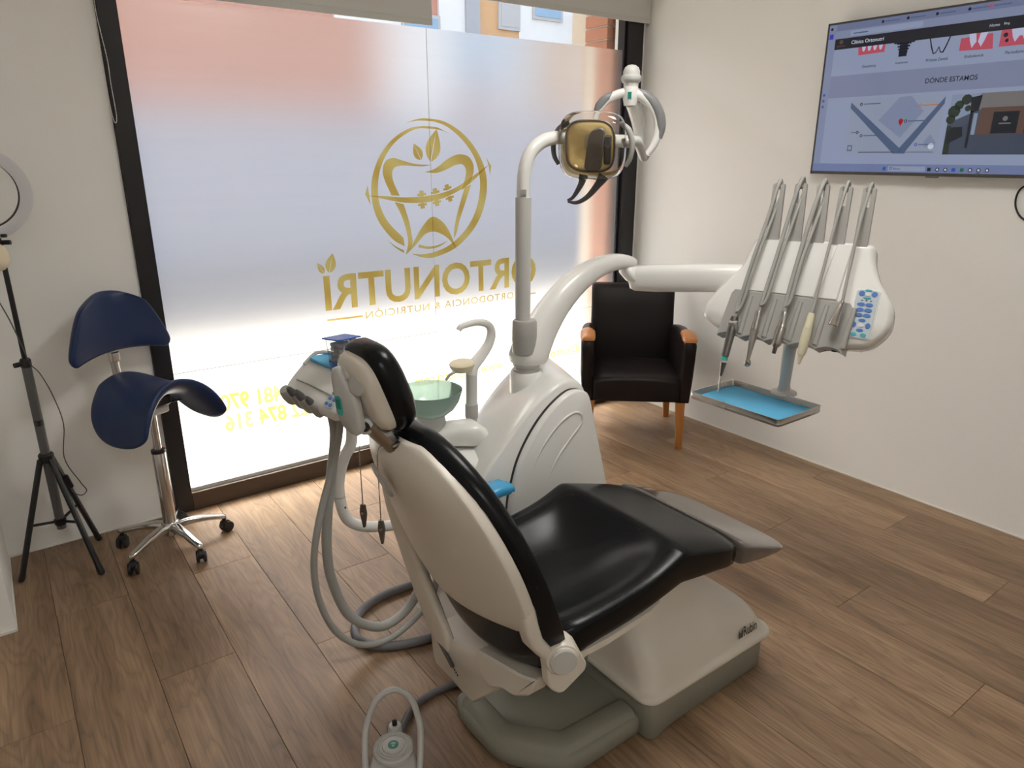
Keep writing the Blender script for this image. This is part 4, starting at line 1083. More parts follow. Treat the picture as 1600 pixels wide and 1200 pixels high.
# yoke: big half ring from the pivot post round to both sides of the head
YR = .110
yc_ = Vector((1.752, 1.770, 1.630))
yoke = []
ux = Vector((.80, -.60, .0)).normalized(); uz = Vector((.04, .05, 1)).normalized()
for a in range(-55, 181, 10):
    yoke.append(yc_ + ux * (YR * math.cos(R(a)) * .96) + uz * (YR * math.sin(R(a))))
n_ = len(yoke)
build('yoke', G().tube(yoke[:n_], [.008, .012, .014, .015, .017, .018, .017, .014, .012, .010, .008], 12, 1, flat=.8), 'white_plastic', ol, smooth=80)
build('yoke_pad', G().tube([p + (p - yc_).normalized() * .008 for p in yoke[4:14]], [.010, .017, .019, .019, .017, .010], 12, 2, flat=.9), 'pad_grey', ol, smooth=80)
build('yoke_pad', G().tube([p + (p - yc_).normalized() * .006 for p in yoke[17:22]], [.008, .014, .015, .014, .008], 12, 2, flat=.9), 'pad_grey', ol, smooth=80)
build('head_stub', G().tube([LH @ Vector((.085, .0, -.03)), LH @ Vector((.125, .0, -.06)), yoke[0], yoke[1]], [.014, .016, .013, .012], 12, 4), 'light_grey_plastic', ol)
hd = build('head_housing', G().rings([[LH @ Vector(p) for p in se((0, 0, h), (1, 0, 0), (0, 1, 0), wx, wy, n, 40)] for h, wx, wy, n in ((-.058, .020, .020, 2.5), (-.054, .032, .030, 3), (-.036, .036, .034, 3.4), (-.024, .034, .032, 3.6))]), 'lamp_case', ol, smooth=60)
ring_o = [[LH @ Vector(p) for p in se((0, 0, h), (1, 0, 0), (0, 1, 0), wx, wy, 3.6, 40)] for h, wx, wy in ((-.032, .092, .090), (-.010, .101, .098), (.018, .104, .101), (.036, .101, .098), (.046, .092, .089), (.049, .075, .072))]
build('clear_shield', G().rings(ring_o), 'clear_plastic', ol, smooth=60)
rg = [[LH @ Vector(p) for p in se((-.004, 0, h), (1, 0, 0), (0, 1, 0), wx, wy, 3.4, 36)] for h, wx, wy in ((.024, .074, .074), (.022, .070, .070), (-.004, .062, .062), (-.020, .048, .048), (-.026, .02, .02))]
build('reflector', G().rings(rg, cap=False), 'dichroic', ol, smooth=60)
build('reflector_rim', G().rings([[LH @ Vector(p) for p in se((-.004, 0, h), (1, 0, 0), (0, 1, 0), wx, wy, 3.4, 36)] for h, wx, wy in ((.018, .075, .075), (.027, .079, .079), (.030, .077, .077), (.027, .0735, .0735), (.018, .072, .072))], loop=True), 'lamp_shield', ol, smooth=60)
build('bulb_shield', G().prism(outline([(-.022, -.070), (.032, -.070), (.044, .048), (.030, .058), (.004, .050), (-.008, .030)], .014, 4), .020, .036, LH, .004), 'lamp_shield', ol)
build('bulb_socket', G().rbox((.050, -.01, .022), (.020, .085, .022), .006, .003, LH), 'dark_grey', ol)
build('socket_clip', G().cyl(LH @ Vector((.050, .006, .03)), LH @ Vector((.050, .006, .038)), .007), 'chrome', ol)
for sx in (-1, 1):
    build('side_handle', G().tube([LH @ Vector(p) for p in ((sx * .080, .062, -.015), (sx * .108, .045, .0), (sx * .122, .010, .012), (sx * .120, -.030, .018), (sx * .106, -.058, .018))], [.007, .009, .0085, .0075, .006], 12, 5), 'dark_grey' if sx < 0 else 'grey_plastic', ol)
build('grip_handle', G().tube([LH @ Vector(p) for p in ((-.030, -.092, .0), (-.036, -.120, .006), (-.058, -.158, .016), (-.076, -.170, .024))], [.0145, .010, .006, .004], 12, 5), 'dark_grey', ol)
build('grip_handle', G().tube([LH @ Vector(p) for p in ((.036, -.092, .0), (.020, -.118, .008), (-.012, -.156, .018), (-.045, -.174, .026), (-.074, -.172, .026))], [.019, .012, .008, .006, .004], 12, 5), 'dark_grey', ol)

# ------------------------------------------------------------------ assistant console beyond the headrest
ac = thing('assistant_console', 'white assistant console with grey suction holders on a bent tube arm', 'console', (.76, 1.93, .35))
A0, A1 = Vector((.662, 2.055, .865)), Vector((.700, 1.790, .860))        # front lower edge, far end to near end
ax = (A1 - A0).normalized(); an = Vector((-ax.y, ax.x, 0)); an = an if an.x > 0 else -an          # an: away from the viewer
AM = Matrix.Translation((A0 + A1) / 2) @ Matrix((ax, an, Vector((0, 0, 1)))).transposed().to_4x4()   # x along edge, y depth, z up
AL = (A1 - A0).length / 2
rg = []
for x_, k in ((-AL - .028, .45), (-AL - .018, .8), (-AL, .97), (-AL * .5, 1), (AL * .5, 1), (AL, .97), (AL + .014, .8), (AL + .022, .5)):
    prof = [(-.008, -.022), (-.016, .0), (-.006, .020), (.040, .062), (.075, .088), (.120, .092), (.150, .070), (.150, .02), (.10, -.022), (.04, -.030)]
    c = (.065, .03)
    rg.append([AM @ Vector((x_, c[0] + (a - c[0]) * k, c[1] + (b - c[1]) * k)) for a, b in [(v.x, v.y) for v in spline([(p[0], p[1], 0) for p in prof + prof[:1]], 3)][:-1]])
acb = build('body', G().rings(rg), 'white_plastic', ac, smooth=60)
build('groove', G().tube([AM @ Vector((-AL * .8, .012, .040)), AM @ Vector((0, .012, .0415)), AM @ Vector((AL * .75, .012, .040))], .0025, 8, 3), 'grey_plastic', acb)
build('top_tray', G().rbox((0, 0, 0), (AL * 1.75, .075, .010), .018, .003, AM @ Matrix.Translation((-.005, .098, .092))), 'blue_liner', ac)
build('side_rim', G().tube([AM @ Vector((-AL * .95, .05, .075)), AM @ Vector((-AL * .96, .10, .102)), AM @ Vector((-AL * .5, .142, .098)), AM @ Vector((AL * .7, .142, .095))], .006, 8, 4), 'light_grey_plastic', acb)
akp = build('keypad', G().rbox((0, 0, 0), (.040, .060, .004), .008, .001, AM @ Matrix.Translation((AL * .80, .006, .034)) @ Matrix.Rotation(R(42), 4, 'X')), 'keypad_face', ac)
for i in range(3):
    for j in range(2):
        build('button', G().rbox((-.010 + .020 * j, -.018 + .018 * i, .003), (.013, .010, .003), .004, .0005, AM @ Matrix.Translation((AL * .80, .006, .034)) @ Matrix.Rotation(R(42), 4, 'X')), 'button_blue', akp)
# holders along the front edge with the handles parked in them
for i, (f, r_, ln) in enumerate(((-.88, .021, .040), (-.45, .017, .055), (-.08, .018, .060), (.30, .016, .050))):
    c = AM @ Vector((AL * f, -.014, -.004)); dr = (AM.to_3x3() @ Vector((.15, -.55, .75))).normalized()
    hl = build('suction_holder', G().lathe([(r_ * .8, -.034), (r_, -.024), (r_ * 1.05, .0), (r_ * .9, .018), (r_ * .7, .026)], c, dr, 20), 'grey_plastic', ac, smooth=60)
    if i: build('suction_handle', G().lathe([(r_ * .62, .015), (r_ * .66, ln * .6), (r_ * .5, ln * .9), (r_ * .35, ln)], c, dr, 16), 'dark_grey', hl, smooth=60)
build('tube_arm', G().tube([(1.08, 1.93, .33), (.99, 1.95, .352), (.894, 1.95, .371), (.815, 1.95, .398), (.768, 1.95, .440), (.750, 1.95, .510), (.752, 1.95, .585), (.774, 1.95, .648), (.800, 1.945, .700), (.800, 1.94, .78), (.775, 1.93, .85)], .0180, 16, 5), 'white_plastic', ac, smooth=80)
build('tube_joint', G().lathe([(.0188, -.0015), (.0188, .0015)], (.7497, 1.95, .525), (.02, 0, 1)), 'grey_plastic', ac)
build('set_screw', G().cyl((.760, 1.934, .490), (.757, 1.930, .490), .003), 'dark_grey', ac)
# clear dispenser of cotton rolls standing on the console
dz = thing('cotton_dispenser', 'clear box with blue lid and base holding cotton rolls', 'dispenser', (.775, 1.895, .950))
DM = Matrix.Translation((.772, 1.893, .944)) @ Matrix.Rotation(R(-82), 4, 'Z')
build('box', G().rings([[DM @ Vector((px, py, z)) for px, py in rrect(a, b, .004, 2)] for z, a, b in ((.028, .064, .056), (.100, .076, .066))], cap=False), 'clear_box', dz, smooth=30)
build('base', G().rings([[DM @ Vector((px, py, z)) for px, py in rrect(a, b, .004, 2)] for z, a, b in ((.0, .062, .054), (.034, .066, .058))]), 'blue_lid', dz, smooth=30)
build('lid', G().rbox((0, 0, 0), (.092, .078, .004), .004, .001, DM @ Matrix.Translation((.0, 0, .104)) @ Matrix.Rotation(R(-6), 4, 'Y')), 'blue_lid', dz)
rnd = random.Random(3)
k = 0
for lz in range(4):
    for q in range(4):
        k += 1
        xx = -.022 + q * .0145; zz = .042 + lz * .0135
        tag(build('cotton_roll', G().cyl(DM @ Vector((xx, -.022, zz + rnd.uniform(-.001, .001))), DM @ Vector((xx + rnd.uniform(-.003, .003), .022, zz)), .0064, seg=10), 'paper_white'), 'white cotton roll inside the clear dispenser box', 'cotton roll', 'cotton rolls in the clear dispenser')

# suction hoses and floor hoses
h1 = build('suction_hose', G().tube([(.712, 1.875, .850), (.724, 1.88, .800), (.722, 1.88, .741), (.703, 1.88, .642), (.681, 1.88, .521), (.668, 1.88, .393), (.677, 1.88, .276), (.721, 1.87, .140), (.816, 1.86, .064), (.913, 1.86, .085), (.975, 1.86, .165), (1.02, 1.86, .26)], .0155, 14, 8), 'hose_grey', smooth=180)
tag(h1, 'thicker grey suction hose looping down from the assistant console', 'hose', 'suction hoses')
h2 = build('suction_hose', G().tube([(.728, 1.840, .842), (.730, 1.85, .80), (.724, 1.86, .747), (.706, 1.86, .685), (.651, 1.855, .539), (.616, 1.85, .400), (.617, 1.85, .266), (.657, 1.84, .132), (.738, 1.83, .047), (.852, 1.82, .040), (.978, 1.815, .119), (1.02, 1.815, .22)], .0105, 12, 8), 'hose_grey', smooth=180)
tag(h2, 'thinner grey suction hose with the wider loop below the console', 'hose', 'suction hoses')
h3 = build('floor_hose', G().tube([(1.30, 2.05, .016), (1.18, 2.068, .016), (1.072, 2.075, .016), (.936, 2.078, .016), (.829, 2.038, .016), (.766, 1.955, .016), (.760, 1.884, .016), (.825, 1.808, .016), (.968, 1.763, .016), (1.12, 1.75, .016), (1.25, 1.70, .016)], .0150, 12, 6), 'cable_grey', smooth=180)
tag(h3, 'dark grey supply hose curled in a loop on the floor under the chair back', 'hose')

# foot pedal
fpd = thing('foot_pedal', 'pale grey round foot pedal with carrying loop and green mark on the floor', 'foot pedal', (.630, 1.385, 0))
pd = Vector((.622, 1.385, 0))
fw = Vector((.50, .86, 0)).normalized(); rt = Vector((fw.y, -fw.x, 0))
FPM = Matrix.Translation(pd) @ Matrix((rt, fw, Vector((0, 0, 1)))).transposed().to_4x4()
build('pedal_body', G().rings([[FPM @ Vector((px, py - .012, z)) for px, py in [(v[0], v[1]) for v in outline([(-.058, -.09), (.058, -.09), (.066, -.04), (.055, .035), (.02, .065), (-.02, .065), (-.055, .035), (-.066, -.04)], .03, 3)]] for z in (0, .004)] +
      [[FPM @ Vector((px * k, (py - .0) * k - .012, z)) for px, py in outline([(-.058, -.09), (.058, -.09), (.066, -.04), (.055, .035), (.02, .065), (-.02, .065), (-.055, .035), (-.066, -.04)], .03, 3)] for z, k in ((.030, .97), (.042, .90), (.046, .82))]), 'light_grey_plastic', fpd, smooth=50)
dsc = build('pedal_disc', G().lathe([(.050, .036), (.053, .044), (.053, .056), (.050, .060), (.0475, .0605), (.0465, .0575), (.0445, .0575), (.0435, .0620), (.0415, .0620), (.0405, .0590), (.0385, .0590), (.0375, .0635), (.0355, .0635), (.0345, .0605), (.0300, .0605), (.0285, .0650), (.027, .0655), (0, .0660)], pd + fw * .004, (0, 0, 1), 48), 'light_grey_plastic', fpd, smooth=25)
build('pedal_mark', G().lathe([(.0140, .0655), (.0140, .0668), (0, .0669)], pd + fw * .004, (0, 0, 1), 28), 'logo_green', dsc)
g = G()
mk = Matrix.Translation(pd + fw * .004 + Vector((0, 0, .0671))) @ Matrix((rt, fw, Vector((0, 0, 1)))).transposed().to_4x4()
for r_ in (.010, .0068, .0036):
    a = [(r_ * math.cos(R(t_)), -.003 + r_ * math.sin(R(t_)), 0) for t_ in range(40, 141, 20)]
    b = [((r_ - .0014) * math.cos(R(t_)), -.003 + (r_ - .0014) * math.sin(R(t_)), 0) for t_ in range(40, 141, 20)]
    for i in range(len(a) - 1): g.add([a[i], a[i + 1], b[i + 1], b[i]], [(0, 1, 2, 3)], mk)
g.add([(-.003, -.007, 0), (.003, -.007, 0), (.003, -.004, 0), (-.003, -.004, 0)], [(0, 1, 2, 3)], mk)
build('pedal_symbol', g, 'button_white', dsc, smooth=0)
build('carry_loop', G().tube([FPM @ Vector(p) for p in ((-.068, -.055, .022), (-.072, -.015, .062), (-.070, .030, .105), (-.046, .078, .146), (.0, .098, .160), (.046, .078, .146), (.070, .030, .105), (.072, -.015, .062), (.068, -.055, .022))], .0085, 12, 6), 'light_grey_plastic', fpd, smooth=180)
cs = build('cable_socket', G().lathe([(.019, 0), (.019, .058), (.016, .064), (.010, .065)], pd + fw * .074, (0, 0, 1), 24), 'light_grey_plastic', fpd)
build('socket_stud', G().lathe([(.007, .060), (.007, .078), (.004, .080)], pd + fw * .074, (0, 0, 1), 16), 'black_plastic', cs)
tag(build('pedal_cable', G().tube([(.676, 1.452, .030), (.700, 1.480, .016), (.728, 1.508, .012), (.772, 1.535, .012), (.849, 1.545, .012), (.946, 1.532, .012), (1.08, 1.52, .012), (1.2, 1.51, .012)], .0105, 12, 6), 'cable_grey', smooth=180), 'grey cable running from the foot pedal to the chair base', 'cable')
# ------------------------------------------------------------------ blue saddle stool
st = thing('saddle_stool', 'navy blue saddle stool with backrest on chrome five-star castors', 'stool', (.395, 2.925, 0), rz=R(26))
W0 = lambda x, y, z: Vector((x, y, z))
hub = build('hub', G().lathe([(.030, .062), (.036, .068), (.036, .105), (.030, .118), (.024, .120)]), 'chrome', st)
for k in range(5):
    a = R(-26 + 72 * k)
    d = Vector((math.cos(a), math.sin(a), 0)); s_ = Vector((-math.sin(a), math.cos(a), 0))
    rg = []
    for r_, z, hw, hh in ((.015, .096, .021, .018), (.06, .100, .019, .016), (.12, .094, .017, .012), (.18, .080, .015, .010), (.205, .074, .014, .010), (.216, .072, .009, .007)):
        rg.append(se(d * r_ + Vector((0, 0, z)), s_, (0, 0, 1), hw, hh, 3, 18))
    lg = build('leg', G().rings(rg), 'chrome', st, smooth=70)
    c = d * .207
    cst = build('castor', G().cyl(c + Vector((0, 0, .05)), c + Vector((0, 0, .072)), .008), 'black_plastic', st)
    ca = a + R([20, -60, 100, 40, 150][k]); cd = Vector((math.cos(ca), math.sin(ca), 0)); cs_ = Vector((-math.sin(ca), math.cos(ca), 0))
    for q in (-1, 1):
        build('wheel', G().lathe([(.016, 0), (.0240, .003), (.0250, .008), (.0235, .014), (.012, .016), (0, .016)], c + cd * .008 + cs_ * (q * .0045) + Vector((0, 0, .025)), cs_ * q, 24), 'black_plastic', cst, smooth=40)
    build('hood', G().rings([se(c + cd * .004 + cs_ * (q * .012) + Vector((0, 0, .036)), cd, (0, 0, 1), .020, .020, 2.2, 18) for q in (-1, 1)]), 'black_plastic', cst, smooth=50)
build('outer_column', G().lathe([(.0245, .10), (.0255, .105), (.0255, .425), (.0235, .430)]), 'chrome', st)
build('column_collar', G().lathe([(.0265, .424), (.0265, .436), (.020, .438)]), 'black_plastic', st)
build('gas_rod', G().cyl((0, 0, .43), (0, 0, .60), .0145), 'chrome', st)
mech = build('mechanism', G().rbox((0, .01, .612), (.085, .13, .035), .012, .004), 'light_grey_plastic', st)
build('mechanism_cover', G().rbox((0, .0, .648), (.10, .14, .050), .02, .01), 'black_plastic', st)
build('lever', G().tube([(.03, -.02, .615), (.10, -.01, .612), (.155, .0, .600), (.165, .0, .592)], .004, 8, 4), 'black_plastic', st)
build('lever', G().tube([(-.03, .0, .61), (-.10, .03, .56), (-.135, .04, .545)], .004, 8, 4), 'black_plastic', st)
build('lever_knob', G().rings([se((-.14 - .012 * i, .042, .543 - .003 * i), (0, 1, 0), (0, 0, 1), r_, r_, 2, 12) for i, r_ in enumerate((.005, .010, .010, .004))]), 'black_plastic', st)
NV = 13
def sad(i, t, bottom):
    v = -1 + 2 * i / (NV - 1)                        # -1 front (towards the room) ... 1 back
    vv = max(-1, min(1, v))
    if vv < -.2: reach = 88 - 14 * ((-vv - .2) / .8) ** 2.2
    else: reach = 88 * (max(0.0, 1 - ((vv + .2) / 1.2) ** 3.0)) ** 0.45
    reach = max(reach, 24)
    th = R(reach * t)
    ex_ = .205 - .018 * (vv < 0) * abs(vv)
    y = .175 * vv - .045 * abs(math.sin(th)) ** 2 * (1 if True else 0)
    z = .520 + (.200 + .014 * vv * vv + (.022 * vv * vv if vv < 0 else 0)) * math.cos(th)
    x = ex_ * math.sin(th) * 1.02
    n = Vector((math.sin(th), 0, math.cos(th)))
    thk = .052 * (1 - .50 * abs(t) ** 4) * (1 - .45 * abs(vv) ** 5)
    p = Vector((x, y, z))
    return tuple(p - n * thk) if bottom else tuple(p)
build('saddle', patch(lambda i, t: sad(i, t, False), lambda i, t: sad(i, t, True), NV, 18), 'blue_vinyl', st, smooth=180, sub=2)
# backrest: half-moon pad, concave towards the sitter, hollow lower edge
def bk(i, t, back):
    s_ = i / 10.0                                   # 0 top ... 1 bottom
    w_ = .212 * (0.46 + .54 * min(1, (s_ * 1.15)) ** 0.62) if s_ < .87 else .212 * (1 - .10 * ((s_ - .87) / .13) ** 2)
    if s_ == 0: w_ = .080
    x = w_ * t
    ztop = 1.056; zbot = .800 + .024 * (1 - abs(t) ** 2.0)
    z = ztop - (ztop - zbot) * s_ - .022 * abs(t) ** 2.5 * (1 - s_)
    thk = .030 * (1 - .45 * abs(t) ** 4) * (1 - .55 * abs(2 * s_ - 1) ** 4)
    y = .155 - .045 * t * t + .02 * (1 - s_)
    return (x, y + thk if back else y - thk, z)
build('backrest', patch(lambda i, t: bk(i, t, False), lambda i, t: bk(i, t, True), 11, 16), 'blue_vinyl', st, smooth=180, sub=2)
build('back_bar', G().tube([(0, .06, .615), (0, .13, .625), (0, .168, .665), (0, .178, .75), (0, .186, .86)], .011, 10, 5, flat=1.6, up=(0, 1, 0)), 'steel', st)
build('bar_clamp', G().rbox((0, .178, .795), (.036, .03, .04), .006, .003), 'chrome', st)

# ------------------------------------------------------------------ leather armchair in the corner
ar = thing('armchair', 'dark brown leather armchair with orange wood legs in the window corner', 'armchair', (2.872, 2.758, 0), rz=R(-41.3))
rg = []
for y, w_, zt, zb in ((-.295, .215, .385, .285), (-.292, .228, .398, .275), (-.270, .235, .408, .268), (-.20, .236, .413, .266), (-.05, .236, .408, .266), (.12, .236, .398, .266), (.24, .236, .39, .266)):
    n = 12
    ring = [(-w_ + 2 * w_ * i / n, y, zt - .012 * abs(-1 + 2 * i / n) ** 4 + .004 * (1 - (-1 + 2 * i / n) ** 2)) for i in range(n + 1)] + [(w_, y, zb + .01), (w_ * .98, y, zb), (-w_ * .98, y, zb), (-w_, y, zb + .01)]
    rg.append(ring)
build('seat', G().rings(rg), 'leather_brown', ar, smooth=60)
# back
rg = []
for z, y, hw, hd in ((.30, .200, .238, .050), (.40, .208, .244, .055), (.55, .228, .243, .055), (.70, .250, .242, .050), (.79, .264, .243, .044), (.815, .269, .241, .036), (.823, .270, .232, .024)):
    rg.append(se((0, y, z), (1, 0, 0), (0, 1, 0), hw, hd, 7, 40))
build('back', G().rings(rg), 'leather_brown', ar, smooth=55)
# padded arms, wider and further forward at the top, with a bent wood cap in front
for sx in (-1, 1):
    rg = []
    for y, zt, hw, xo in ((-.320, .560, .020, .268), (-.318, .600, .030, .267), (-.300, .622, .036, .266), (-.26, .634, .038, .265), (-.15, .640, .038, .263), (0, .632, .037, .260), (.12, .612, .036, .256), (.22, .590, .034, .252), (.27, .57, .028, .250)):
        bot = .262; yb = y * .92 + .005
        ring = []
        for j in range(10):
            a_ = math.pi * j / 9
            ring.append((sx * xo + hw * math.cos(a_), y, zt - .030 + .030 * math.sin(a_)))
        ring += [(sx * xo - hw * .95, yb * .98 + y * .02, .42), (sx * (xo - .008) - hw * .85, yb, bot + .01), (sx * (xo - .008) + hw * .85, yb, bot + .01), (sx * xo + hw * .95, yb * .98 + y * .02, .42)]
        rg.append(ring)
    am = build('arm', G().rings(rg), 'leather_brown', ar, smooth=60)
    cap = []
    for y, zt, hw in ((-.317, .622, .030), (-.310, .627, .037), (-.290, .632, .0400), (-.245, .642, .0405), (-.20, .645, .0395), (-.15, .642, .030)):
        cap.append([(sx * .2665 + hw * math.cos(math.pi * j / 9), y, zt - .008 + .014 * math.sin(math.pi * j / 9)) for j in range(10)])
    build('arm_cap', G().rings(cap), 'chair_wood', am, smooth=60)
for x, y, tx, ty in ((.243, -.262, .008, -.004), (-.243, -.262, -.008, -.004), (.228, .225, .012, .018), (-.228, .225, -.012, .018)):
    rg = []
    for z, h in ((.0, .0155), (.004, .0165), (.27, .024)):
        k = 1 - z / .27
        rg.append([(x + tx * k + px, y + ty * k + py, z) for px, py in rrect(2 * h, 2 * h, .004, 2)])
    build('leg', G().rings(rg), 'chair_wood', ar, smooth=40)

# ------------------------------------------------------------------ ring light on a tripod by the left wall
rl = thing('ring_light', 'ring light on a black tripod standing against the left wall', 'ring light', (.030, 3.03, 0))
TX, TY = .030, 3.03
build('pole', G().cyl((TX, TY, .80), (TX, TY, 1.26), .0085, seg=16), 'black_plastic', rl)
build('lower_tube', G().cyl((TX, TY, .16), (TX, TY, .84), .0160, seg=16), 'dark_grey', rl)
for z, r_ in ((.46, .026), (.83, .018), (.60, .016)):
    build('collar', G().lathe([(r_ * .8, -.018), (r_, -.010), (r_, .012), (r_ * .8, .018)], (TX, TY, z), seg=20), 'black_plastic', rl)
build('lock_knob', G().cyl((TX - .015, TY - .005, .83), (TX - .035, TY - .015, .83), .009), 'black_plastic', rl)
for fx, fy in ((-.130, 2.985), (.122, 2.865), (.150, 3.155)):
    f = Vector((fx, fy, .012)); top = Vector((TX, TY, .455)) + (Vector((fx, fy, .455)) - Vector((TX, TY, .455))).normalized() * .022
    lg = build('leg', G().tube([top, top + (f - top) * .5, f], .0105, 10, 1, flat=1.5), 'black_plastic', rl)
    build('foot', G().rings([se(f + (f - top).normalized() * u, (1, 0, 0), (0, 1, 0), r_, r_, 2, 12) for u, r_ in ((-.03, .011), (-.005, .013), (.004, .012), (.008, .007))]), 'black_plastic', lg)
    mid = top + (f - top) * .55
    build('brace', G().tube([(TX, TY, .19), mid], .0055, 8, 1), 'black_plastic', rl)
build('hinge_collar', G().lathe([(.018, -.014), (.021, -.008), (.021, .010), (.016, .014)], (TX, TY, .19), seg=18), 'black_plastic', rl)
RC = Vector((TX - .030, TY - .002, 1.425)); RN = Vector((.15, -1, -.12)).normalized()
RM = Matrix.Translation(RC) @ frame(RN, (1, .15, 0))
def torus(R_, prof, seg=64):
    g = G(); rg = []
    for j in range(seg):
        a = 2 * math.pi * j / seg
        rg.append([RM @ Vector(((R_ + p) * math.cos(a), (R_ + p) * math.sin(a), h)) for p, h in prof])
    return g.rings(rg, loop=True)
build('ring_housing', torus(.136, [(-.020, -.010), (.018, -.010), (.021, .0), (.019, .004), (-.020, .004)]), 'black_plastic', rl, smooth=40)
build('ring_diffuser', torus(.136, [(-.016, .004), (-.019, .012), (.0, .017), (.020, .012), (.021, .003), (.018, -.008)]), 'ring_diffuser', rl, smooth=60)
build('phone_clamp', G().box(-.006, .006, -.135, .05, -.008, .0, RM).box(-.035, .035, .045, .055, -.012, .01, RM), 'black_plastic', rl)
build('ring_mount', G().tube([(TX, TY, 1.25), (TX, TY, 1.27), RC + Vector((0, .015, -.150))], .010, 10, 2), 'black_plastic', rl)
build('mount_knob', G().cyl((TX + .01, TY - .01, 1.262), (TX + .032, TY - .02, 1.262), .008).cyl((TX + .010, TY - .01, 1.285), (TX + .024, TY - .018, 1.285), .006), 'black_plastic', rl)
build('ball_head', G().rings([se((TX - .030, TY - .070, 1.222 + z), (1, 0, 0), (0, 1, 0), r_, r_, 2.2, 24) for z, r_ in ((-.048, .012), (-.044, .030), (-.030, .044), (-.010, .050), (.012, .050), (.032, .042), (.044, .028), (.048, .01))]), 'warm_cream', rl, smooth=80)
build('cable', G().tube([(TX - .05, TY - .05, 1.24), (TX - .05, TY - .02, 1.12), (TX - .02, TY - .02, 1.0), (TX, TY - .015, .90), (TX + .012, TY - .013, .83), (TX + .035, TY - .015, .79), (TX + .06, TY - .015, .70), (TX + .075, TY - .015, .58), (TX + .055, TY - .02, .45), (TX + .09, TY - .02, .34), (TX + .105, TY - .02, .30), (TX + .085, TY - .022, .285), (TX + .060, TY - .022, .31), (TX + .045, TY - .022, .385)], .0020, 8, 6), 'dark_grey', rl)
build('remote', G().rbox((0, 0, 0), (.018, .058, .010), .006, .002, Matrix.Translation((TX + .052, TY - .026, .355)) @ frame((-.2, -1, 0), (1, -.2, .25))), 'black_plastic', rl)

# ------------------------------------------------------------------ television on the right wall
tv = thing('television', 'flat television on the right wall showing a clinic web page', 'television', (3.25, 1.459, 1.46))
TVX, TVL, TVT, TVW, TVH = 3.246, 2.022, 2.109, 1.122, .647
build('back_case', G().box(TVX + .006, X_R - .012, TVL - TVW + .01, TVL - .01, TVT - TVH + .01, TVT - .01), 'black_plastic', tv, bevel=.006)
build('wall_mount', G().box(X_R - .014, X_R, 1.30, 1.62, 1.66, 1.92), 'dark_grey', tv)
g = G()
for a in ((TVL - TVW, TVL, TVT - .008, TVT), (TVL - TVW, TVL, TVT - TVH, TVT - TVH + .013), (TVL - .007, TVL, TVT - TVH, TVT), (TVL - TVW, TVL - TVW + .007, TVT - TVH, TVT)):
    g.box(TVX - .003, TVX + .012, *a)
build('bezel', g, 'tv_bezel', tv, smooth=0)
build('maker_badge', G().box(TVX - .008, TVX, TVL - .585, TVL - .535, TVT - TVH - .006, TVT - TVH + .002), 'dark_steel', tv, bevel=.001)
em('scr_page', (0.1517, 0.1776, 0.2516)); em('scr_page2', (0.1221, 0.1406, 0.2109)); em('scr_bar', (0.0851, 0.0999, 0.1665)); em('scr_nav', (0.0118, 0.0118, 0.0148)); em('scr_white', (0.3108, 0.3404, 0.4144)); em('scr_text', (0.0104, 0.0111, 0.0163))
em('scr_band', (0.1147, 0.1295, 0.1939)); em('scr_red', (0.2664, 0.0444, 0.0666)); em('scr_map', (0.1517, 0.1739, 0.2331)); em('scr_block', (0.1147, 0.1369, 0.2035)); em('scr_road', (0.0444, 0.0629, 0.1110)); em('scr_photo', (0.0370, 0.0444, 0.0629)); em('scr_brick', (0.0629, 0.0370, 0.0296))
em('scr_dark', (0.0089, 0.0104, 0.0133)); em('scr_sky', (0.1258, 0.1554, 0.2146)); em('scr_pave', (0.0296, 0.0370, 0.0555)); em('scr_pin', (0.2072, 0.0074, 0.0089)); em('scr_task', (0.0888, 0.1110, 0.1998)); em('scr_blue', (0.0148, 0.0444, 0.2368)); em('scr_green', (0.0111, 0.0740, 0.0444)); em('scr_tooth', (0.2664, 0.2812, 0.3700)); em('scr_stone', (0.0962, 0.0888, 0.0888))
em('scr_violet', (0.0370, 0.0222, 0.2516)); em('scr_leaf', (0.0163, 0.0222, 0.0163)); em('scr_orange', (0.2812, 0.0888, 0.0148))
scr = build('screen', G().box(TVX, TVX + .008, TVL - TVW + .007, TVL - .007, TVT - TVH + .013, TVT - .008), 'scr_page', tv, smooth=0)
LAY = [0]
def sq(pts, mat, lay, name='screen_image'):
    x = TVX - .0002 * lay
    return build(name, G().add([(x, TVL - u, TVT - v) for u, v in pts], [tuple(range(len(pts)))]), mat, scr, smooth=0)
def rc(u0, u1, v0, v1, mat, lay, name='screen_image'): return sq([(u0, v0), (u1, v0), (u1, v1), (u0, v1)], mat, lay, name)
def circ(u, v, r_, mat, lay, n=16): return sq([(u + r_ * math.cos(R(a * 360 / n)), v + r_ * math.sin(R(a * 360 / n))) for a in range(n)], mat, lay)
def stx(body, u, v, h, mat='scr_text', lay=6, bold=.0, width=None):
    vs, fs = text_geo(body, width, h, bold)
    return build('screen_text', G().add([(TVX - .0002 * lay, TVL - u - p.x, TVT - v + p.y) for p in vs], fs), mat, scr, smooth=0)
rc(.007, 1.115, .008, .068, 'scr_bar', 1); rc(.007, .042, .008, .60, 'scr_page2', 1)
rc(.042, 1.115, .036, .068, 'scr_page2', 2); rc(.110, .42, .041, .062, 'scr_page', 3)
rc(.042, 1.115, .068, .112, 'scr_nav', 4)
stx('Cl\u00ednica Ortonutri', .120, .096, .015, 'scr_white', 5, .012); circ(.072, .082, .009, 'scr_brick', 5); rc(.052, .092, .097, .101, 'scr_brick', 5)
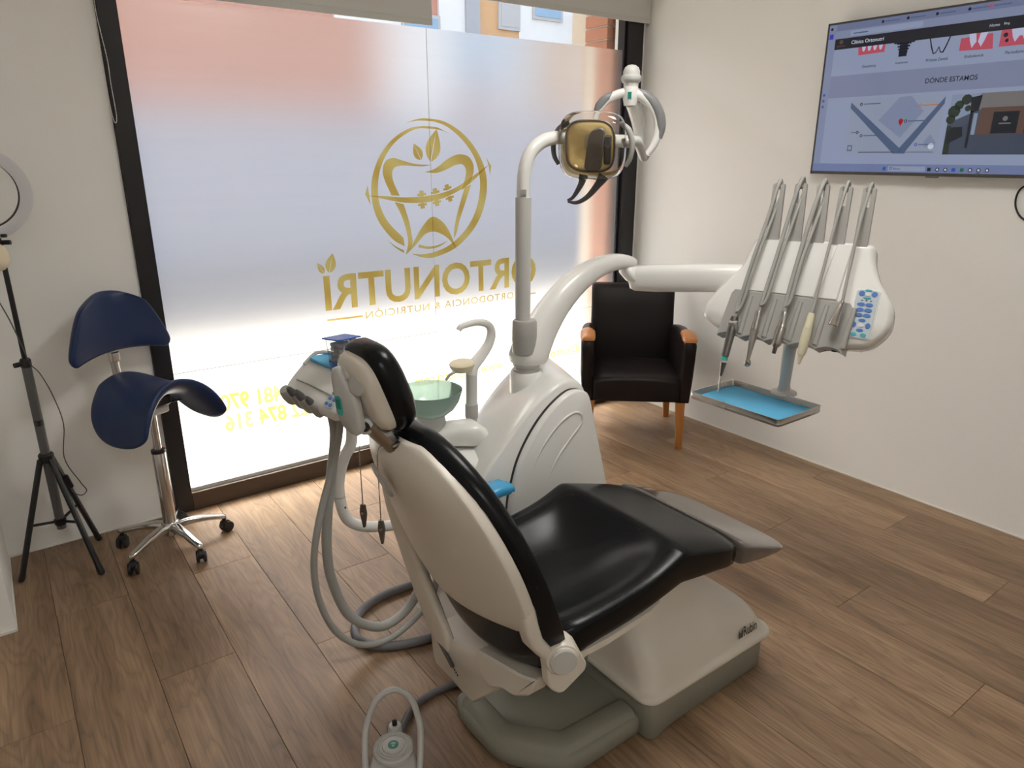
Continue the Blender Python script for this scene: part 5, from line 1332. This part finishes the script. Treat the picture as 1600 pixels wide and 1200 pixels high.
stx('Home', .673, .096, .010, 'scr_white', 5); stx('Blog', .722, .096, .010, 'scr_white', 5); rc(.80, .85, .088, .096, 'scr_white', 5)
for i, u in enumerate((.250, .355, .470, .590, .665, .79, .90)):
    circ(u, .022, .006, 'scr_text' if i != 4 else 'scr_red', 3); rc(u + .010, u + .070, .0205, .0245, 'scr_road', 3)
rc(.125, .19, .050, .055, 'scr_road', 4)
circ(.020, .025, .006, 'scr_text', 2); rc(.012, .030, .046, .066, 'scr_violet', 2)
for v in (.30, .325, .35): circ(.020, v, .006, 'scr_blue' if v < .32 else 'scr_road', 2)
# treatment pictures
sq([(.155, .112), (.275, .112), (.275, .142), (.160, .145)], 'scr_red', 2)
for i in range(4): sq([(.172 + i * .025, .112), (.190 + i * .025, .112), (.186 + i * .025, .128), (.181 + i * .025, .132), (.176 + i * .025, .128)], 'scr_tooth', 3)
for i in range(5): rc(.325 + .004 * i, .385 - .004 * i, .114 + i * .011, .121 + i * .011, 'scr_text', 2)
rc(.338, .372, .112, .168, 'scr_text', 2); rc(.312, .398, .112, .117, 'scr_text', 2)
sq([(.456, .112), (.538, .112), (.528, .145), (.518, .170), (.505, .168), (.498, .150), (.490, .168), (.478, .172), (.466, .145)], 'scr_text', 2)
sq([(.461, .112), (.533, .112), (.523, .143), (.514, .165), (.508, .164), (.498, .143), (.488, .164), (.481, .167), (.471, .143)], 'scr_page', 3)
sq([(.577, .125), (.690, .118), (.698, .174), (.577, .170)], 'scr_red', 2)
sq([(.605, .112), (.672, .112), (.664, .140), (.654, .162), (.645, .148), (.638, .140), (.630, .150), (.622, .164), (.612, .140)], 'scr_tooth', 3)
sq([(.630, .112), (.646, .112), (.640, .150), (.637, .150)], 'scr_red', 4)
sq([(.718, .112), (.86, .112), (.86, .170), (.718, .170)], 'scr_red', 2); sq([(.752, .112), (.822, .112), (.812, .140), (.802, .158), (.792, .138), (.782, .138), (.770, .158), (.760, .140)], 'scr_tooth', 3)
circ(.735, .130, .008, 'scr_nav', 4); circ(.742, .150, .006, 'scr_nav', 4)
for b, u, wd in (('Ortodoncia', .184, .062), ('Implantes', .331, .050), ('Pr\u00f3tesis Dental', .455, .084), ('Endodoncia', .602, .068), ('Periodoncia', .745, .072)): stx(b, u, .198, .011, 'scr_text', 3, .008, wd)
rc(.042, 1.115, .222, .315, 'scr_band', 1)
stx('D\u00d3NDE ESTAMOS', .466, .281, .024, 'scr_text', 3, .012, .198)
rc(.042, 1.115, .315, .575, 'scr_page', 1)
rc(.158, .558, .325, .556, 'scr_map', 2)
sq([(.293, .418), (.372, .328), (.420, .325), (.480, .388), (.398, .492)], 'scr_block', 3); sq([(.500, .508), (.522, .480), (.548, .510), (.548, .53), (.505, .53)], 'scr_block', 3)
sq([(.158, .338), (.158, .362), (.378, .556), (.432, .556)], 'scr_road', 4); sq([(.558, .335), (.558, .362), (.425, .556), (.395, .556), (.405, .530)], 'scr_road', 4)
circ(.392, .424, .010, 'scr_pin', 5); sq([(.384, .429), (.400, .429), (.392, .445)], 'scr_pin', 5)
for u, v, m_, b in ((.206, .348, 'scr_text',   .075), (.205, .466, 'scr_text', -.040), (.225, .480, 'scr_text', .095), (.464, .365, 'scr_orange', .060), (.412, .425, 'scr_text', .080), (.470, .520, 'scr_blue', .060)):
    circ(u, v, .0065, m_, 5, 12); circ(u, v, .0035, 'scr_map', 6, 10); rc(u + .011, u + .011 + b, v - .002, v + .002, 'scr_road' if m_ != 'scr_orange' else 'scr_orange', 6)
circ(.532, .527, .012, 'scr_white', 6); rc(.168, .190, .520, .545, 'scr_road', 5); rc(.172, .186, .525, .540, 'scr_map', 6)
rc(.222, .38, .549, .552, 'scr_text', 6); rc(.395, .545, .549, .552, 'scr_road', 6)
# photograph of the shop front
rc(.582, 1.06, .331, .560, 'scr_photo', 2)
sq([(.582, .331), (.70, .331), (.672, .40), (.582, .44)], 'scr_sky', 3)
sq([(.690, .331), (1.06, .331), (1.06, .385), (.715, .385), (.66, .40)], 'scr_stone', 4); sq([(.655, .345), (.695, .338), (.690, .395), (.662, .405)], 'scr_dark', 5)
sq([(.700, .385), (1.06, .385), (1.06, .485), (.692, .485)], 'scr_brick', 4); rc(.746, .835, .402, .482, 'scr_dark', 5); rc(.86, .95, .402, .482, 'scr_dark', 5)
circ(.790, .428, .009, 'scr_stone', 6, 14); rc(.770, .812, .443, .448, 'scr_stone', 6)
sq([(.582, .470), (.662, .440), (.692, .485), (1.06, .485), (1.06, .560), (.582, .560)], 'scr_pave', 3)
rc(.662, .672, .395, .535, 'scr_dark', 5); rc(.676, .690, .405, .485, 'scr_sky', 5)
for u, v, r_ in ((.600, .395, .024), (.615, .372, .018), (.640, .352, .020), (.592, .425, .018), (.650, .385, .012)): circ(u, v, r_, 'scr_leaf', 4, 9)
sq([(.588, .47), (.605, .455), (.640, .455), (.648, .49), (.590, .52)], 'scr_dark', 5); sq([(.582, .45), (.600, .45), (.606, .560), (.582, .560)], 'scr_leaf', 4)
rc(.007, 1.115, .600, .634, 'scr_task', 2)
rc(.345, .358, .612, .626, 'scr_blue', 3); rc(.368, .525, .608, .629, 'scr_page', 3); circ(.380, .617, .006, 'scr_text', 4); circ(.380, .617, .004, 'scr_page', 5); stx('Buscar', .392, .622, .008, 'scr_text', 4)
for u, m_, q in ((.541, 'scr_text', 'r'), (.574, 'scr_text', 'c'), (.606, 'scr_text', 'c'), (.637, 'scr_blue', 'r'), (.669, 'scr_green', 'r'), (.700, 'scr_text', 'c'), (.731, 'scr_nav', 'c'), (.762, 'scr_nav', 'c')):
    if q == 'r': rc(u - .007, u + .007, .613, .627, m_, 3)
    else: circ(u, .620, .008, m_, 3); circ(u, .620, .0045, 'scr_white', 4)
rc(.724, .738, .630, .632, 'scr_text', 4)
tag(build('television_cable', G().tube([(3.290, 1.06, 1.50), (3.300, 1.10, 1.452), (3.304, 1.148, 1.425), (3.306, 1.161, 1.385), (3.306, 1.150, 1.340), (3.306, 1.115, 1.305), (3.306, 1.03, 1.28), (3.306, .90, 1.30), (3.300, .86, 1.50)], .0035, 10, 8), 'black_plastic', smooth=180), 'black cable looping below the television on the white wall', 'cable')

# ------------------------------------------------------------------ ceiling lights (real luminaires above the room)
em('led_diffuser', (1.0, 0.97, 0.92), 15.0)
def led(label, x, y):
    t = thing('ceiling_light', label, 'ceiling light', (x, y, Z_C), 'recessed ceiling light panels')
    g = G()
    for a in ((-.31, .31, -.31, -.285), (-.31, .31, .285, .31), (-.31, -.285, -.285, .285), (.285, .31, -.285, .285)):
        g.box(x + a[0], x + a[1], y + a[2], y + a[3], Z_C - .014, Z_C)
    build('frame', g, 'trim_white', t, smooth=0)
    build('diffuser', G().box(x - .285, x + .285, y - .285, y + .285, Z_C - .009, Z_C - .002), 'led_diffuser', t, smooth=0)
led('square white ceiling light panel above the dental chair', 1.50, 1.05)
led('square white ceiling light panel at the back of the room', -.20, -1.15)
